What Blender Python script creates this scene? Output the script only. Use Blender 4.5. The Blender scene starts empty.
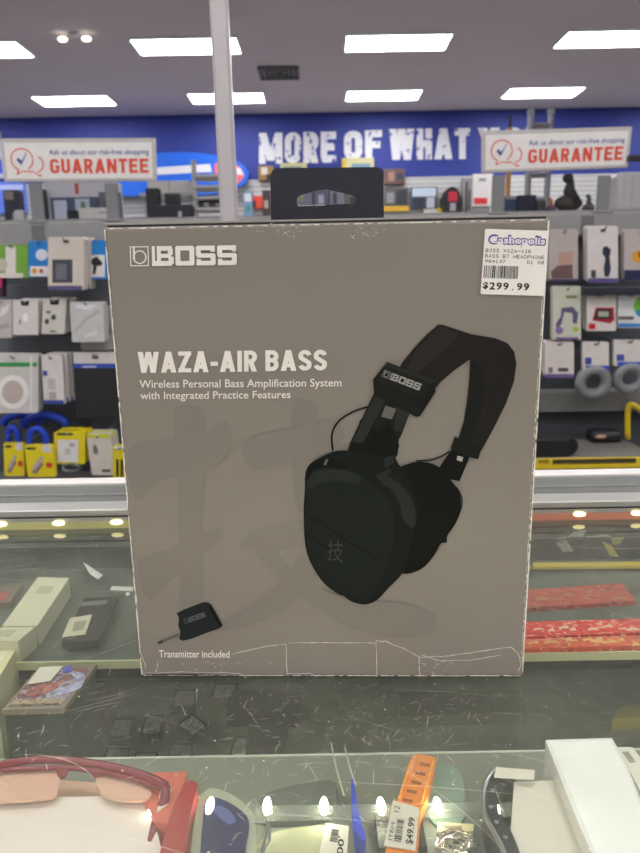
import bpy, bmesh, math, random
from mathutils import Vector, Matrix
random.seed(7)
C = bpy.context.scene.collection
S = bpy.context.scene
# ------------------------------------------------------------------ camera
FPX, PITCH, ROLL = 680.0, math.radians(12), math.radians(-1.0)
T = 1.0                                   # height of the counter glass
CAM = Vector((0, 0, T + 0.243))
FW = Vector((0, math.cos(PITCH), -math.sin(PITCH)))
U0 = Vector((0, math.sin(PITCH), math.cos(PITCH)))
R0 = Vector((1, 0, 0))
RT = R0 * math.cos(ROLL) + U0 * math.sin(ROLL)
UP = -R0 * math.sin(ROLL) + U0 * math.cos(ROLL)
cd = bpy.data.cameras.new('camera')
cam = bpy.data.objects.new('camera', cd)
C.objects.link(cam)
mw = Matrix((RT, UP, -FW)).transposed().to_4x4()
mw.translation = CAM
cam.matrix_world = mw
cd.sensor_fit = 'VERTICAL'
cd.sensor_height = 36
cd.lens = FPX / 853 * 36
cd.clip_start = 0.02
cd.dof.use_dof = True
cd.dof.focus_distance = 0.43
cd.dof.aperture_fstop = 15
S.camera = cam
w = bpy.data.worlds.new('world')
S.world = w
w.use_nodes = True
w.node_tree.nodes['Background'].inputs[0].default_value = (0.75, 0.8, 1, 1)
w.node_tree.nodes['Background'].inputs[1].default_value = 0.15
S.view_settings.view_transform = 'Standard'
S.view_settings.look = 'None'
S.view_settings.gamma = 1
S.view_settings.exposure = 0.22
LAMP = 13.5                                # brightness of the ceiling troffers
CEIL = CAM.z + 2.7
WALL = 11.9

def ray(x, y):
    return FW + RT * ((x - 320) / FPX) + UP * ((426.5 - y) / FPX)
def onY(x, y, Y):
    r = ray(x, y); return CAM + r * ((Y - CAM.y) / r.y)
def onZ(x, y, Z):
    r = ray(x, y); return CAM + r * ((Z - CAM.z) / r.z)

# ------------------------------------------------------------------ materials
def lin(c):
    return tuple((v / 255 / 12.92) if v / 255 <= 0.04045 else ((v / 255 + 0.055) / 1.055) ** 2.4 for v in c)
MATS = {}
def mat(name, rgb, rough=0.6, metal=0.0, spec=0.5, var=0.04, scale=30, emit=0, bump=0.0, coat=0, stretch=None):
    key = name
    if key in MATS: return MATS[key]
    m = bpy.data.materials.new(name); m.use_nodes = True
    nt = m.node_tree; N = nt.nodes; L = nt.links
    b = N['Principled BSDF']
    c = lin(rgb)
    tc = N.new('ShaderNodeTexCoord'); nz = N.new('ShaderNodeTexNoise')
    nz.inputs['Scale'].default_value = scale; nz.inputs['Detail'].default_value = 4
    mp = N.new('ShaderNodeMapping')
    if stretch: mp.inputs['Scale'].default_value = stretch
    L.new(tc.outputs['Object'], mp.inputs[0]); L.new(mp.outputs[0], nz.inputs['Vector'])
    rp = N.new('ShaderNodeValToRGB')
    rp.color_ramp.elements[0].position = 0.3; rp.color_ramp.elements[1].position = 0.7
    rp.color_ramp.elements[0].color = tuple(v * (1 - var) for v in c) + (1,)
    rp.color_ramp.elements[1].color = tuple(min(1, v * (1 + var)) for v in c) + (1,)
    L.new(nz.outputs['Fac'], rp.inputs[0]); L.new(rp.outputs[0], b.inputs['Base Color'])
    b.inputs['Roughness'].default_value = rough
    b.inputs['Metallic'].default_value = metal
    b.inputs['Specular IOR Level'].default_value = spec
    if coat: b.inputs['Coat Weight'].default_value = coat
    if emit:
        b.inputs['Emission Color'].default_value = c + (1,)
        b.inputs['Emission Strength'].default_value = emit
    if bump:
        bp = N.new('ShaderNodeBump'); bp.inputs['Strength'].default_value = bump
        bp.inputs['Distance'].default_value = 0.002
        L.new(nz.outputs['Fac'], bp.inputs['Height']); L.new(bp.outputs[0], b.inputs['Normal'])
    MATS[key] = m
    return m
def hue(rgb, rough=0.55, **k):
    return mat('paint_%d_%d_%d' % tuple(rgb) + ('_g' if rough < 0.3 else ''), rgb, rough=rough, **k)
def glassy(name, tint, haze=(0.8, 0.85, 0.8), hz=0.0, rough=0.0, ior=1.45):
    if name in MATS: return MATS[name]
    m = bpy.data.materials.new(name); m.use_nodes = True
    nt = m.node_tree; N = nt.nodes; L = nt.links; N.clear()
    o = N.new('ShaderNodeOutputMaterial'); tr = N.new('ShaderNodeBsdfTransparent'); gl = N.new('ShaderNodeBsdfGlossy')
    df = N.new('ShaderNodeBsdfDiffuse'); fr = N.new('ShaderNodeFresnel'); m1 = N.new('ShaderNodeMixShader'); m2 = N.new('ShaderNodeMixShader')
    nz = N.new('ShaderNodeTexNoise'); nz.inputs['Scale'].default_value = 14; nz.inputs['Detail'].default_value = 8
    mr = N.new('ShaderNodeMapRange'); mr.inputs[1].default_value = 0.3; mr.inputs[2].default_value = 0.75
    mr.inputs[3].default_value = hz * 0.5; mr.inputs[4].default_value = hz * 1.6
    tc = N.new('ShaderNodeTexCoord'); L.new(tc.outputs['Object'], nz.inputs['Vector'])
    L.new(nz.outputs['Fac'], mr.inputs[0])
    tr.inputs[0].default_value = tint + (1,); gl.inputs['Roughness'].default_value = rough
    fr.inputs[0].default_value = ior; df.inputs[0].default_value = haze + (1,)
    L.new(mr.outputs[0], m1.inputs[0]); L.new(tr.outputs[0], m1.inputs[1]); L.new(df.outputs[0], m1.inputs[2])
    ge = N.new('ShaderNodeNewGeometry'); sb = N.new('ShaderNodeMath'); sb.operation = 'SUBTRACT'; sb.inputs[0].default_value = 1
    mu = N.new('ShaderNodeMath'); mu.operation = 'MULTIPLY'
    L.new(ge.outputs['Backfacing'], sb.inputs[1]); L.new(sb.outputs[0], mu.inputs[0]); L.new(fr.outputs[0], mu.inputs[1])
    L.new(mu.outputs[0], m2.inputs[0]); L.new(m1.outputs[0], m2.inputs[1]); L.new(gl.outputs[0], m2.inputs[2])
    L.new(m2.outputs[0], o.inputs[0])
    MATS[name] = m
    return m

def mottle(name, cols, scale=60, stretch=(1, 1, 1), rough=0.35, bump=0.0):
    if name in MATS: return MATS[name]
    m = mat(name, cols[0], rough=rough, scale=scale, stretch=stretch, bump=bump)
    nt = m.node_tree
    rp = [n for n in nt.nodes if n.type == 'VALTORGB'][0].color_ramp
    nz_ = [n for n in nt.nodes if n.type == 'TEX_NOISE'][0]; nz_.inputs['Detail'].default_value = 6; nz_.inputs['Distortion'].default_value = 1.2
    n = len(cols); rp.interpolation = 'LINEAR'
    while len(rp.elements) < n: rp.elements.new(0.5)
    for i, c in enumerate(cols):
        rp.elements[i].position = 0.34 + 0.30 * i / (n - 1)
    for i, c in enumerate(cols): rp.elements[i].color = lin(c) + (1,)
    return m

# ------------------------------------------------------------------ mesh helpers
class MB:
    def __init__(s): s.v = []; s.f = []
    def add(s, vs, fs):
        n = len(s.v); s.v += [Vector(v) for v in vs]; s.f += [tuple(i + n for i in f) for f in fs]; return s
    def box(s, c, d, bev=0.0, mtx=None):
        bm = bmesh.new(); bmesh.ops.create_cube(bm, size=1)
        for v in bm.verts: v.co = Vector((v.co.x * d[0], v.co.y * d[1], v.co.z * d[2]))
        if bev: bmesh.ops.bevel(bm, geom=list(bm.edges), offset=bev, segments=2, affect='EDGES', profile=0.6)
        for v in bm.verts:
            v.co = (mtx @ v.co if mtx else v.co) + Vector(c)
        bm.verts.index_update()
        s.add([v.co.copy() for v in bm.verts], [[v.index for v in f.verts] for f in bm.faces]); bm.free(); return s
    def bb(s, lo, hi, bev=0.0):
        lo = Vector(lo); hi = Vector(hi)
        return s.box((lo + hi) / 2, [abs(a) for a in (hi - lo)], bev)
    def poly(s, pts): return s.add(pts, [list(range(len(pts)))])
    def slab(s, pts, off):                       # closed prism: outline pts, extruded by off
        n = len(pts); off = Vector(off)
        fs = [list(range(n)), list(range(2 * n - 1, n - 1, -1))]
        fs += [[i, i + n, (i + 1) % n + n, (i + 1) % n] for i in range(n)]
        return s.add(list(pts) + [Vector(p) + off for p in pts], fs)
    def tube(s, pts, r, seg=8, closed=False):
        pts = [Vector(p) for p in pts]; n = len(pts); vs = []; fs = []
        nrm = None
        for i, p in enumerate(pts):
            a = pts[(i - 1) % n] if (closed or i > 0) else p
            b = pts[(i + 1) % n] if (closed or i < n - 1) else p
            t = (b - a).normalized()
            if nrm is None:
                nrm = t.orthogonal().normalized()
            nrm = (nrm - t * nrm.dot(t)).normalized()
            q = t.cross(nrm)
            rr = r[i] if isinstance(r, (list, tuple)) else r
            for k in range(seg):
                an = 2 * math.pi * k / seg
                vs.append(p + (nrm * math.cos(an) + q * math.sin(an)) * rr)
        for i in range(n if closed else n - 1):
            for k in range(seg):
                j = (i + 1) % n
                fs.append([i * seg + k, i * seg + (k + 1) % seg, j * seg + (k + 1) % seg, j * seg + k])
        if not closed:
            fs.append(list(range(seg))[::-1]); fs.append([(n - 1) * seg + k for k in range(seg)])
        return s.add(vs, fs)
    def ball(s, c, r, seg=12, rings=8):
        r = r if isinstance(r, (tuple, list)) else (r, r, r)
        bm = bmesh.new(); bmesh.ops.create_uvsphere(bm, u_segments=seg, v_segments=rings, radius=1)
        for v in bm.verts: v.co = Vector((v.co.x * r[0], v.co.y * r[1], v.co.z * r[2])) + Vector(c)
        bm.verts.index_update()
        s.add([v.co.copy() for v in bm.verts], [[v.index for v in f.verts] for f in bm.faces]); bm.free(); return s
    def build(s, name, m, parent=None, smooth=False, origin=None):
        me = bpy.data.meshes.new(name)
        if parent is not None: og = Vector(parent['_o'])
        elif origin is not None: og = Vector(origin)
        else:
            xs = [v.x for v in s.v]; ys = [v.y for v in s.v]; zs = [v.z for v in s.v]
            og = Vector(((min(xs) + max(xs)) / 2, (min(ys) + max(ys)) / 2, min(zs)))
        me.from_pydata([v - og for v in s.v], [], s.f)
        me.validate()
        bm = bmesh.new(); bm.from_mesh(me)
        bmesh.ops.recalc_face_normals(bm, faces=bm.faces); bm.to_mesh(me); bm.free()
        me.materials.append(m)
        if smooth:
            for p in me.polygons: p.use_smooth = True
        o = bpy.data.objects.new(name, me); C.objects.link(o)
        if parent is not None: o.parent = parent
        else: o.location = og
        o['_o'] = tuple(og)
        return o
THINGS = []
def tag(o, label, cat, group=None, kind=None):
    o['label'] = label; o['category'] = cat
    if group: o['group'] = group
    if kind: o['kind'] = kind
    return o
def thing(name, label, cat, loc, group=None):
    o = bpy.data.objects.new(name, None); C.objects.link(o); o.location = loc; o['_o'] = tuple(loc)
    o.empty_display_size = 0.02
    return tag(o, label, cat, group)
def struct(o): o['kind'] = 'structure'; return o

def smooth_pts(pts, n=4, closed=True):
    pts = [Vector(p) for p in pts]; N = len(pts); out = []
    for i in range(N if closed else N - 1):
        p0 = pts[(i - 1) % N] if closed or i > 0 else pts[i]
        p1 = pts[i]; p2 = pts[(i + 1) % N]
        p3 = pts[(i + 2) % N] if closed or i + 2 < N else p2
        for k in range(n):
            t = k / n
            out.append(0.5 * ((2 * p1) + (p2 - p0) * t + (2 * p0 - 5 * p1 + 4 * p2 - p3) * t * t + (3 * p1 - p0 - 3 * p2 + p3) * t ** 3))
    if not closed: out.append(pts[-1])
    return out

FONT_CACHE = {}
def glyphs(body, bold=0.0):
    key = (body, bold)
    if key in FONT_CACHE: return FONT_CACHE[key]
    cu = bpy.data.curves.new('txt', 'FONT'); cu.body = body; cu.offset = bold; cu.resolution_u = 3
    ob = bpy.data.objects.new('txt', cu); C.objects.link(ob)
    dg = bpy.context.evaluated_depsgraph_get(); dg.update()
    me = bpy.data.meshes.new_from_object(ob.evaluated_get(dg))
    vs = [v.co.copy() for v in me.vertices]; fs = [list(p.vertices) for p in me.polygons]
    bpy.data.objects.remove(ob); bpy.data.curves.remove(cu); bpy.data.meshes.remove(me)
    FONT_CACHE[key] = (vs, fs)
    return vs, fs
def put_text(mb, body, quad, bold=0.0):
    """letters of body stretched over quad = (bottom-left, bottom-right, top-right, top-left) 3D points"""
    vs, fs = glyphs(body, bold)
    x0 = min(v.x for v in vs); x1 = max(v.x for v in vs); y0 = min(v.y for v in vs); y1 = max(v.y for v in vs)
    bl, br, tr, tl = [Vector(q) for q in quad]
    out = []
    for v in vs:
        u = (v.x - x0) / (x1 - x0); t = (v.y - y0) / max(1e-6, (y1 - y0))
        out.append((bl * (1 - u) + br * u) * (1 - t) + (tl * (1 - u) + tr * u) * t)
    mb.add(out, fs); return mb

# bold condensed capitals drawn as strokes in a box of height 1
def arc(cx, cy, rx, ry, a0, a1, n=8):
    return [(cx + rx * math.cos(math.radians(a0 + (a1 - a0) * i / n)), cy + ry * math.sin(math.radians(a0 + (a1 - a0) * i / n))) for i in range(n + 1)]
def caps(ch, t):
    h = t / 2; T1 = 1 - h
    w = {'W': 0.92, 'M': 0.86, 'A': 0.66, 'I': t, '-': 0.32, 'Y': 0.64, 'N': 0.62, 'O': 0.6, 'G': 0.6}.get(ch, 0.56)
    r = w - h; c = w / 2
    S_ = {'Z': [[(0, T1), (w, T1)], [(0, h), (w, h)]], 'I': [[(h, 0), (h, 1)]], '-': [[(0, .4), (w, .4)]], 'W': [],
          'M': [[(h, 0), (h, 1)], [(w - h, 0), (w - h, 1)]], 'A': [[(w * .3, .27), (w * .7, .27)]],
          'R': [[(h, 0), (h, 1)], [(t, T1)] + arc(c, .5 + (T1 - .5) / 2 + .0, r - c, (T1 - .48) / 2, 90, -90) + [(t, .49)]],
          'B': [[(h, 0), (h, 1)], [(t, T1)] + arc(c, .52 + (T1 - .52) / 2, r - c, (T1 - .52) / 2, 90, -90) + [(t, .52)], [(t, .52)] + arc(c, h + (.52 - h) / 2, r - c, (.52 - h) / 2, 90, -90) + [(t, h)]],
          'S': [arc(c, 1 - h - .19, r - c, .19, 10, 180, 9) + [(h * 1.15, .62), (c, .5), (r * .97, .38)] + arc(c, h + .19, r - c, .19, 0, -170, 9)],
          'O': [arc(c, .72, r - c, .28 - h, 0, 180, 10) + arc(c, .28, r - c, .28 - h, 180, 360, 10) + [(r, .72)]],
          'G': [arc(c, .72, r - c, .28 - h, 5, 180, 9) + arc(c, .28, r - c, .28 - h, 180, 360, 10) + [(r, .46), (c * 1.1, .46)]],
          'U': [[(h, 1), (h, .3)] + arc(c, .3, r - c, .3 - h, 180, 360, 10) + [(r, 1)]],
          'N': [[(h, 0), (h, 1)], [(w - h, 0), (w - h, 1)]],
          'E': [[(h, 0), (h, 1)], [(h, T1), (w, T1)], [(h, .51), (w * .9, .51)], [(h, h), (w, h)]],
          'F': [[(h, 0), (h, 1)], [(h, T1), (w, T1)], [(h, .5), (w * .9, .5)]],
          'H': [[(h, 0), (h, 1)], [(r, 0), (r, 1)], [(h, .51), (r, .51)]],
          'T': [[(c, 0), (c, 1)], [(0, T1), (w, T1)]],
          'Y': [[(c, 0), (c, .5)]]}[ch]
    x2 = t * .56
    DG = {'W': [(x2, 1, w * .28, 0), (w * .28, 0, c, 1), (c, 1, w * .72, 0), (w * .72, 0, w - x2, 1)], 'M': [(x2, 1, c, .1), (c, .1, w - x2, 1)],
          'A': [(x2, 0, c, 1), (c, 1, w - x2, 0)], 'N': [(x2, 1, w - x2, 0)], 'Z': [(x2, h, w - x2, T1)], 'R': [(c, .52, w - x2, 0)],
          'Y': [(x2, 1, c, .4), (w - x2, 1, c, .4)]}.get(ch, [])
    dg_ = [[(a - x2, b), (a + x2, b), (c_ + x2, d_), (c_ - x2, d_)] for a, b, c_, d_ in DG]
    out = []
    for pl in S_:
        P = [Vector(p) for p in pl]; Lf = []; Rt = []
        P = [p for i, p in enumerate(P) if i == 0 or (p - P[i - 1]).length > 1e-4]
        for i, p in enumerate(P):
            d0 = (p - P[i - 1]).normalized() if i else (P[1] - p).normalized()
            d1 = (P[i + 1] - p).normalized() if i < len(P) - 1 else d0
            n0 = Vector((-d0.y, d0.x)); n1 = Vector((-d1.y, d1.x)); m_ = n0 + n1
            m_ = m_.normalized() if m_.length > 1e-5 else n0
            k = h / max(0.45, m_.dot(n0)); Lf.append(p + m_ * k); Rt.append(p - m_ * k)
        for i in range(len(P) - 1): out.append([Lf[i], Lf[i + 1], Rt[i + 1], Rt[i]])
    return w, [[(min(max(p.x, -.02), w + .02), min(max(p.y, 0), 1)) for p in q_] for q_ in out] + dg_
def put_caps(mb, body, quad, t=0.2, gap=0.1, step=1.5e-5):
    x = 0; polys = []
    for ch in body:
        w_, ps = caps(ch, t)
        polys += [[(u + x, v) for u, v in p] for p in ps]; x += w_ + gap
    x -= gap
    bl, br, tr, tl = [Vector(q) for q in quad]
    nn = (br - bl).cross(tl - bl).normalized() * step
    for i, p in enumerate(polys):
        mb.poly([(bl * (1 - u / x) + br * (u / x)) * (1 - v) + (tl * (1 - u / x) + tr * (u / x)) * v + nn * (i % 16) for u, v in p])
    return mb

# logo of square letters, in a 0..1 box; returned as rectangles/polygons
def rr(x0, y0, x1, y1, r=0.0, n=4):
    p = []
    for cx, cy, a in ((x1 - r, y1 - r, 0), (x0 + r, y1 - r, 90), (x0 + r, y0 + r, 180), (x1 - r, y0 + r, 270)):
        for k in range(n + 1):
            an = math.radians(a + 90 * k / n); p.append((cx + r * math.cos(an), cy + r * math.sin(an)))
    return p
def logo_polys():
    W = 427.0; H = 77.0
    def q(x0, y0, x1, y1): return [(x0 / W, 1 - y1 / H), (x1 / W, 1 - y1 / H), (x1 / W, 1 - y0 / H), (x0 / W, 1 - y0 / H)]
    P = []
    # framed emblem
    P += [q(0, 0, 75, 4), q(0, 73, 75, 77), q(0, 0, 4, 77), q(71, 0, 75, 77)]
    P += [q(12, 4, 20, 50)]
    for k in range(20):                           # the ring of the emblem
        a0 = math.radians(180 + k * 16.5); a1 = math.radians(180 + (k + 1) * 16.5)
        ro, ri = 27, 22
        cx, cy = 39, 42
        P.append([((cx + ro * math.cos(a0)) / W, 1 - (cy - ro * math.sin(a0)) / H), ((cx + ro * math.cos(a1)) / W, 1 - (cy - ro * math.sin(a1)) / H),
                  ((cx + ri * math.cos(a1)) / W, 1 - (cy - ri * math.sin(a1)) / H), ((cx + ri * math.cos(a0)) / W, 1 - (cy - ri * math.sin(a0)) / H)])
    t = 19
    # B with the open slit at its left
    P += [q(88, 0, 100, 77), q(100, 58, 168, 77), q(108, 0, 168, 18), q(108, 0, 124, 77), q(112, 30, 166, 46), q(152, 10, 172, 34), q(154, 42, 175, 70), q(88, 58, 124, 77)]
    # O
    P += [q(182, 4, 202, 73), q(238, 4, 258, 73), q(186, 0, 254, 18), q(186, 59, 254, 77)]
    for ox in (264, 349):
        P += [q(ox + 4, 0, ox + 76, 18), q(ox, 4, ox + 20, 40), q(ox + 4, 30, ox + 74, 47), q(ox + 58, 34, ox + 78, 73), q(ox + 2, 59, ox + 74, 77), q(ox + 58, 4, ox + 76, 24), q(ox + 2, 52, ox + 20, 73)]
    return P
LOGO = logo_polys()
def put_logo(mb, quad):
    bl, br, tr, tl = [Vector(q) for q in quad]
    nn = (br - bl).cross(tl - bl).normalized() * 1.2e-5
    for i, pl in enumerate(LOGO):
        mb.poly([(bl * (1 - u) + br * u) * (1 - v) + (tl * (1 - u) + tr * u) * v + nn * (i % 12 if i > 3 else i) for u, v in pl])
    return mb

M = dict(
    alu=mat('brushed_aluminium', (196, 194, 186), rough=0.38, metal=0.75, var=0.06, scale=12, stretch=(1, 60, 60)),
    alu_d=mat('dark_track_aluminium', (120, 122, 116), rough=0.5, metal=0.5, var=0.06),  # darker, less metallic aluminium for the track bed
    steel=mat('steel', (175, 178, 182), rough=0.3, metal=0.85),
    groove=mat('black_rubber', (30, 30, 28), rough=0.8),
    grey_metal=mat('grey_powder_coat', (150, 148, 146), rough=0.55),
    post=mat('grey_post_paint', (128, 127, 128), rough=0.5),
    panel=mat('charcoal_panel', (84, 88, 92), rough=0.7, var=0.08, scale=6),
    dark=mat('dark_plastic', (30, 31, 34), rough=0.45),
    black=mat('black_print', (14, 15, 15), rough=0.5),
    white=mat('white_card', (232, 228, 222), rough=0.5, var=0.03),
    white_g=mat('glossy_white_card', (240, 240, 236), rough=0.25),
    felt=mat('grey_green_felt', (146, 150, 132), rough=0.9, var=0.12, scale=40),
    shelf=mat('pale_laminate', (126, 129, 116), rough=0.5, var=0.05, scale=20),
    blue=mat('royal_blue_paint', (46, 62, 148), rough=0.6, var=0.05, scale=2),
    slat=mat('slatwall_white', (212, 211, 208), rough=0.5),
    clear=glassy('clear_plastic', (0.93, 0.94, 0.95), hz=0.10, rough=0.12),
)

# ------------------------------------------------------------------ the room
RX = 9.5; RY0 = -6.0
struct(MB().bb((-RX, RY0, -0.1), (RX, WALL, 0)).build('floor', mat('floor_vinyl', (158, 155, 152), rough=0.45, var=0.06, scale=2)))
struct(MB().bb((-RX, RY0, CEIL), (RX, WALL, CEIL + 0.1)).build('ceiling', mat('ceiling_paint', (206, 196, 200), rough=0.9, var=0.03, scale=1)))
struct(MB().bb((-RX, WALL, 0), (RX, WALL + 0.1, CEIL)).build('wall_back', M['blue']))
wm = mat('wall_paint', (200, 198, 196), rough=0.8, var=0.03, scale=2)
struct(MB().bb((-RX - 0.1, RY0, 0), (-RX, WALL, CEIL)).build('wall_left', wm))
struct(MB().bb((RX, RY0, 0), (RX + 0.1, WALL, CEIL)).build('wall_right', wm))
struct(MB().bb((-RX, RY0 - 0.1, 0), (RX, RY0, CEIL)).build('wall_front', wm))

# troffers
diff = mat('lamp_diffuser', (252, 251, 255), rough=0.5, emit=LAMP, var=0.0)
lampf = mat('lamp_frame', (225, 225, 225), rough=0.5)
ROWS = [(10.9, [onZ(px_, 103.5, CEIL).x for px_ in (-72, 79, 230, 380, 529, 680)], 0.56, 'row by the blue wall'),
        (8.62, [-6.42, -3.93, -1.46, 0.97, 3.46, 5.93], 0.61, 'second row from the blue wall'),
        (2.6, [-3.95, -1.48, 0.99, 3.46], 0.61, 'row over the near gondola'), (0.3, [-3.95, -1.48, 0.99, 3.46], 0.61, 'row over the counter'),
        (-2.0, [-3.95, -1.48, 0.99, 3.46], 0.61, 'first row behind the counter'), (-4.3, [-3.95, -1.48, 0.99, 3.46], 0.61, 'last row behind the counter')]
colname = ['first', 'second', 'third', 'fourth', 'fifth', 'sixth']
for ry, col_x, hw, rn in ROWS:
    for ci, cx in enumerate(col_x):
        t = thing('ceiling_light', 'lit white ceiling troffer, %s from left, %s' % (colname[ci], rn), 'ceiling light', (cx, ry, CEIL - 0.001), 'ceiling troffers')
        f = MB(); x0, x1, y0, y1 = cx - hw, cx + hw, ry - 0.28, ry + 0.28
        for a, b in (((x0, y0), (x1, y0 + 0.02)), ((x0, y1 - 0.02), (x1, y1)), ((x0, y0 + .02), (x0 + 0.02, y1 - .02)), ((x1 - 0.02, y0 + .02), (x1, y1 - .02))):
            f.bb((a[0], a[1], CEIL - 0.016), (b[0], b[1], CEIL - 0.001))
        f.build('frame', lampf, t)
        MB().bb((x0 + 0.02, y0 + 0.02, CEIL - 0.012), (x1 - 0.02, y1 - 0.02, CEIL - 0.002)).build('diffuser', diff, t)
# ceiling vent
vc = onZ(279, 72, CEIL)
t = thing('ceiling_vent', 'small dark square air vent in the ceiling between the lit troffers', 'vent', (vc.x, vc.y, CEIL - 0.001))
MB().bb((vc.x - 0.26, vc.y - 0.26, CEIL - 0.008), (vc.x + 0.26, vc.y + 0.26, CEIL - 0.001)).build('backing', M['dark'], t)
f = MB()
for k in range(4):
    s = 0.07 + k * 0.065
    for a, b in (((-s, -s), (s, -s + 0.018)), ((-s, s - 0.018), (s, s)), ((-s, -s), (-s + 0.018, s)), ((s - 0.018, -s), (s, s))):
        f.bb((vc.x + a[0], vc.y + a[1], CEIL - 0.03), (vc.x + b[0], vc.y + b[1], CEIL - 0.008))
f.build('louvre', mat('vent_grey', (110, 110, 112), rough=0.5), t)
# twin spotlight
ec = onZ(74, 33, CEIL)
t = thing('twin_spotlight', 'small pair of bright round spots hanging under the ceiling, upper left', 'spotlight', (ec.x, ec.y, CEIL - 0.001))
MB().bb((ec.x - 0.05, ec.y - 0.04, CEIL - 0.03), (ec.x + 0.05, ec.y + 0.04, CEIL - 0.001), 0.006).build('base', lampf, t)
for s in (-1, 1):
    MB().tube([(ec.x + s * 0.04, ec.y, CEIL - 0.03), (ec.x + s * 0.12, ec.y, CEIL - 0.05)], 0.012).build('arm', lampf, t)
    MB().ball((ec.x + s * 0.13, ec.y, CEIL - 0.06), (0.055, 0.035, 0.03)).build('lamp_head', mat('spot_glow', (255, 245, 225), emit=2.0), t)

# slatwall covering the lower back wall
ZS = onY(430, 177, WALL).z
t = thing('slatwall', 'pale grooved slatwall panelling under the blue band of the back wall', 'wall panel', (0, WALL - 0.03, 0))
f = MB(); z = 0.0
while z < ZS - 0.01:
    f.bb((-RX, WALL - 0.03, z), (RX, WALL, min(ZS, z + 0.066))); z += 0.076
f.build('slats', M['slat'], t)
MB().bb((-RX, WALL - 0.012, 0), (RX, WALL - 0.002, ZS)).build('groove_backing', mat('slat_groove', (120, 120, 118)), t)

# lettering on the wall
lt = mat('worn_white_paint', (226, 226, 230), rough=0.6)
nt = lt.node_tree; N = nt.nodes; L = nt.links
b = N['Principled BSDF']; nz = N.new('ShaderNodeTexNoise'); nz.inputs['Scale'].default_value = 9; nz.inputs['Detail'].default_value = 8
tc = N.new('ShaderNodeTexCoord'); L.new(tc.outputs['Object'], nz.inputs['Vector'])
r_ = N.new('ShaderNodeValToRGB'); r_.color_ramp.elements[0].position = 0.36; r_.color_ramp.elements[1].position = 0.42
r_.color_ramp.elements[0].color = lin((50, 66, 160)) + (1,); r_.color_ramp.elements[1].color = lin((228, 228, 232)) + (1,)
L.new(nz.outputs['Fac'], r_.inputs[0]); L.new(r_.outputs[0], b.inputs['Base Color'])
sg = thing('wall_lettering', 'large worn white capital letters reading MORE OF WHAT on the blue wall', 'lettering', onY(365, 166, WALL - 0.004), None)
for word, x0, x1, yt, yb, sl in (('MORE', 259, 336, 133, 164, -1.5), ('OF', 344, 382, 131, 160, -1), ('WHAT', 389, 470, 129, 160, -1), ('YOU', 478, 545, 128, 158, -1)):
    mb = MB()
    Yw = WALL - 0.004
    quad = [onY(x0, yb, Yw), onY(x1, yb + sl, Yw), onY(x1, yt + sl, Yw), onY(x0, yt, Yw)]
    put_caps(mb, word, quad, 0.24, 0.08, 0.0008)
    mb.build('letters', lt, sg)

# ------------------------------------------------------------------ glass showcase (the counter)
XL, XR = -1.3, 1.3
YF, YB = 0.10, 0.66
GT = 0.006
case = thing('display_case', 'scratched glass display counter with aluminium rear rail, carrying the grey box', 'display case', (0, (YF + YB) / 2, 0))
glass = glassy('scratched_green_glass', (0.96, 0.97, 0.94), haze=(0.66, 0.67, 0.53), hz=0.062, rough=0.01)
MB().bb((XL, YF, T - GT), (XR, YB, T)).build('glass_top', glass, case)
FLOOR = T - 0.17; STEP = T - 0.04; NEAR = T - 0.04
body = MB()
body.bb((XL, YF, 0), (XR, YB + 0.09, FLOOR)).build('cabinet_base', mat('cabinet_laminate', (120, 118, 112)), case)
MB().bb((XL, YF, FLOOR), (XR, YB - 0.004, FLOOR + 0.003)).build('felt_floor', M['felt'], case)
MB().bb((XL, YB - 0.004, FLOOR), (XR, YB + 0.09, T - 0.0065)).build('rear_panel', mottle('rear_panel_dark', [(40, 44, 42), (66, 74, 68), (50, 54, 50), (84, 92, 84)], 18, (1, 1, 2.5), 0.5), case)
for sx in (XL, XR - 0.006):
    MB().bb((sx, YF, FLOOR), (sx + 0.006, YB - .004, T - GT)).build('side_glass', glass, case)
MB().bb((XL, YF, FLOOR), (XR, YF + 0.005, T - GT)).build('front_glass', glass, case)
YS = onZ(320, 657, STEP).y
MB().bb((XL + .006, YS, STEP - 0.006), (XR - .006, YB - .004, STEP)).build('rear_shelf', mottle('smoked_shelf', [(66, 72, 66), (96, 102, 92), (78, 84, 78)], 9), case)
MB().bb((XL + .006, YS - 0.0016, STEP - 0.006), (XR - .006, YS, STEP + 0.0006)).build('shelf_edge', mat('pale_glass_edge', (214, 214, 170), rough=0.4), case)
YN = onZ(320, 756, NEAR).y
MB().bb((XL + .006, YF + .005, NEAR - 0.006), (XR - .006, YN, NEAR)).build('near_shelf', M['shelf'], case)
MB().bb((XL + .006, YN, NEAR - 0.006), (XR - .006, YN + 0.0015, NEAR + 0.0006)).build('shelf_edge', mat('pale_shelf_edge', (205, 208, 196), rough=0.3), case)
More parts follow.
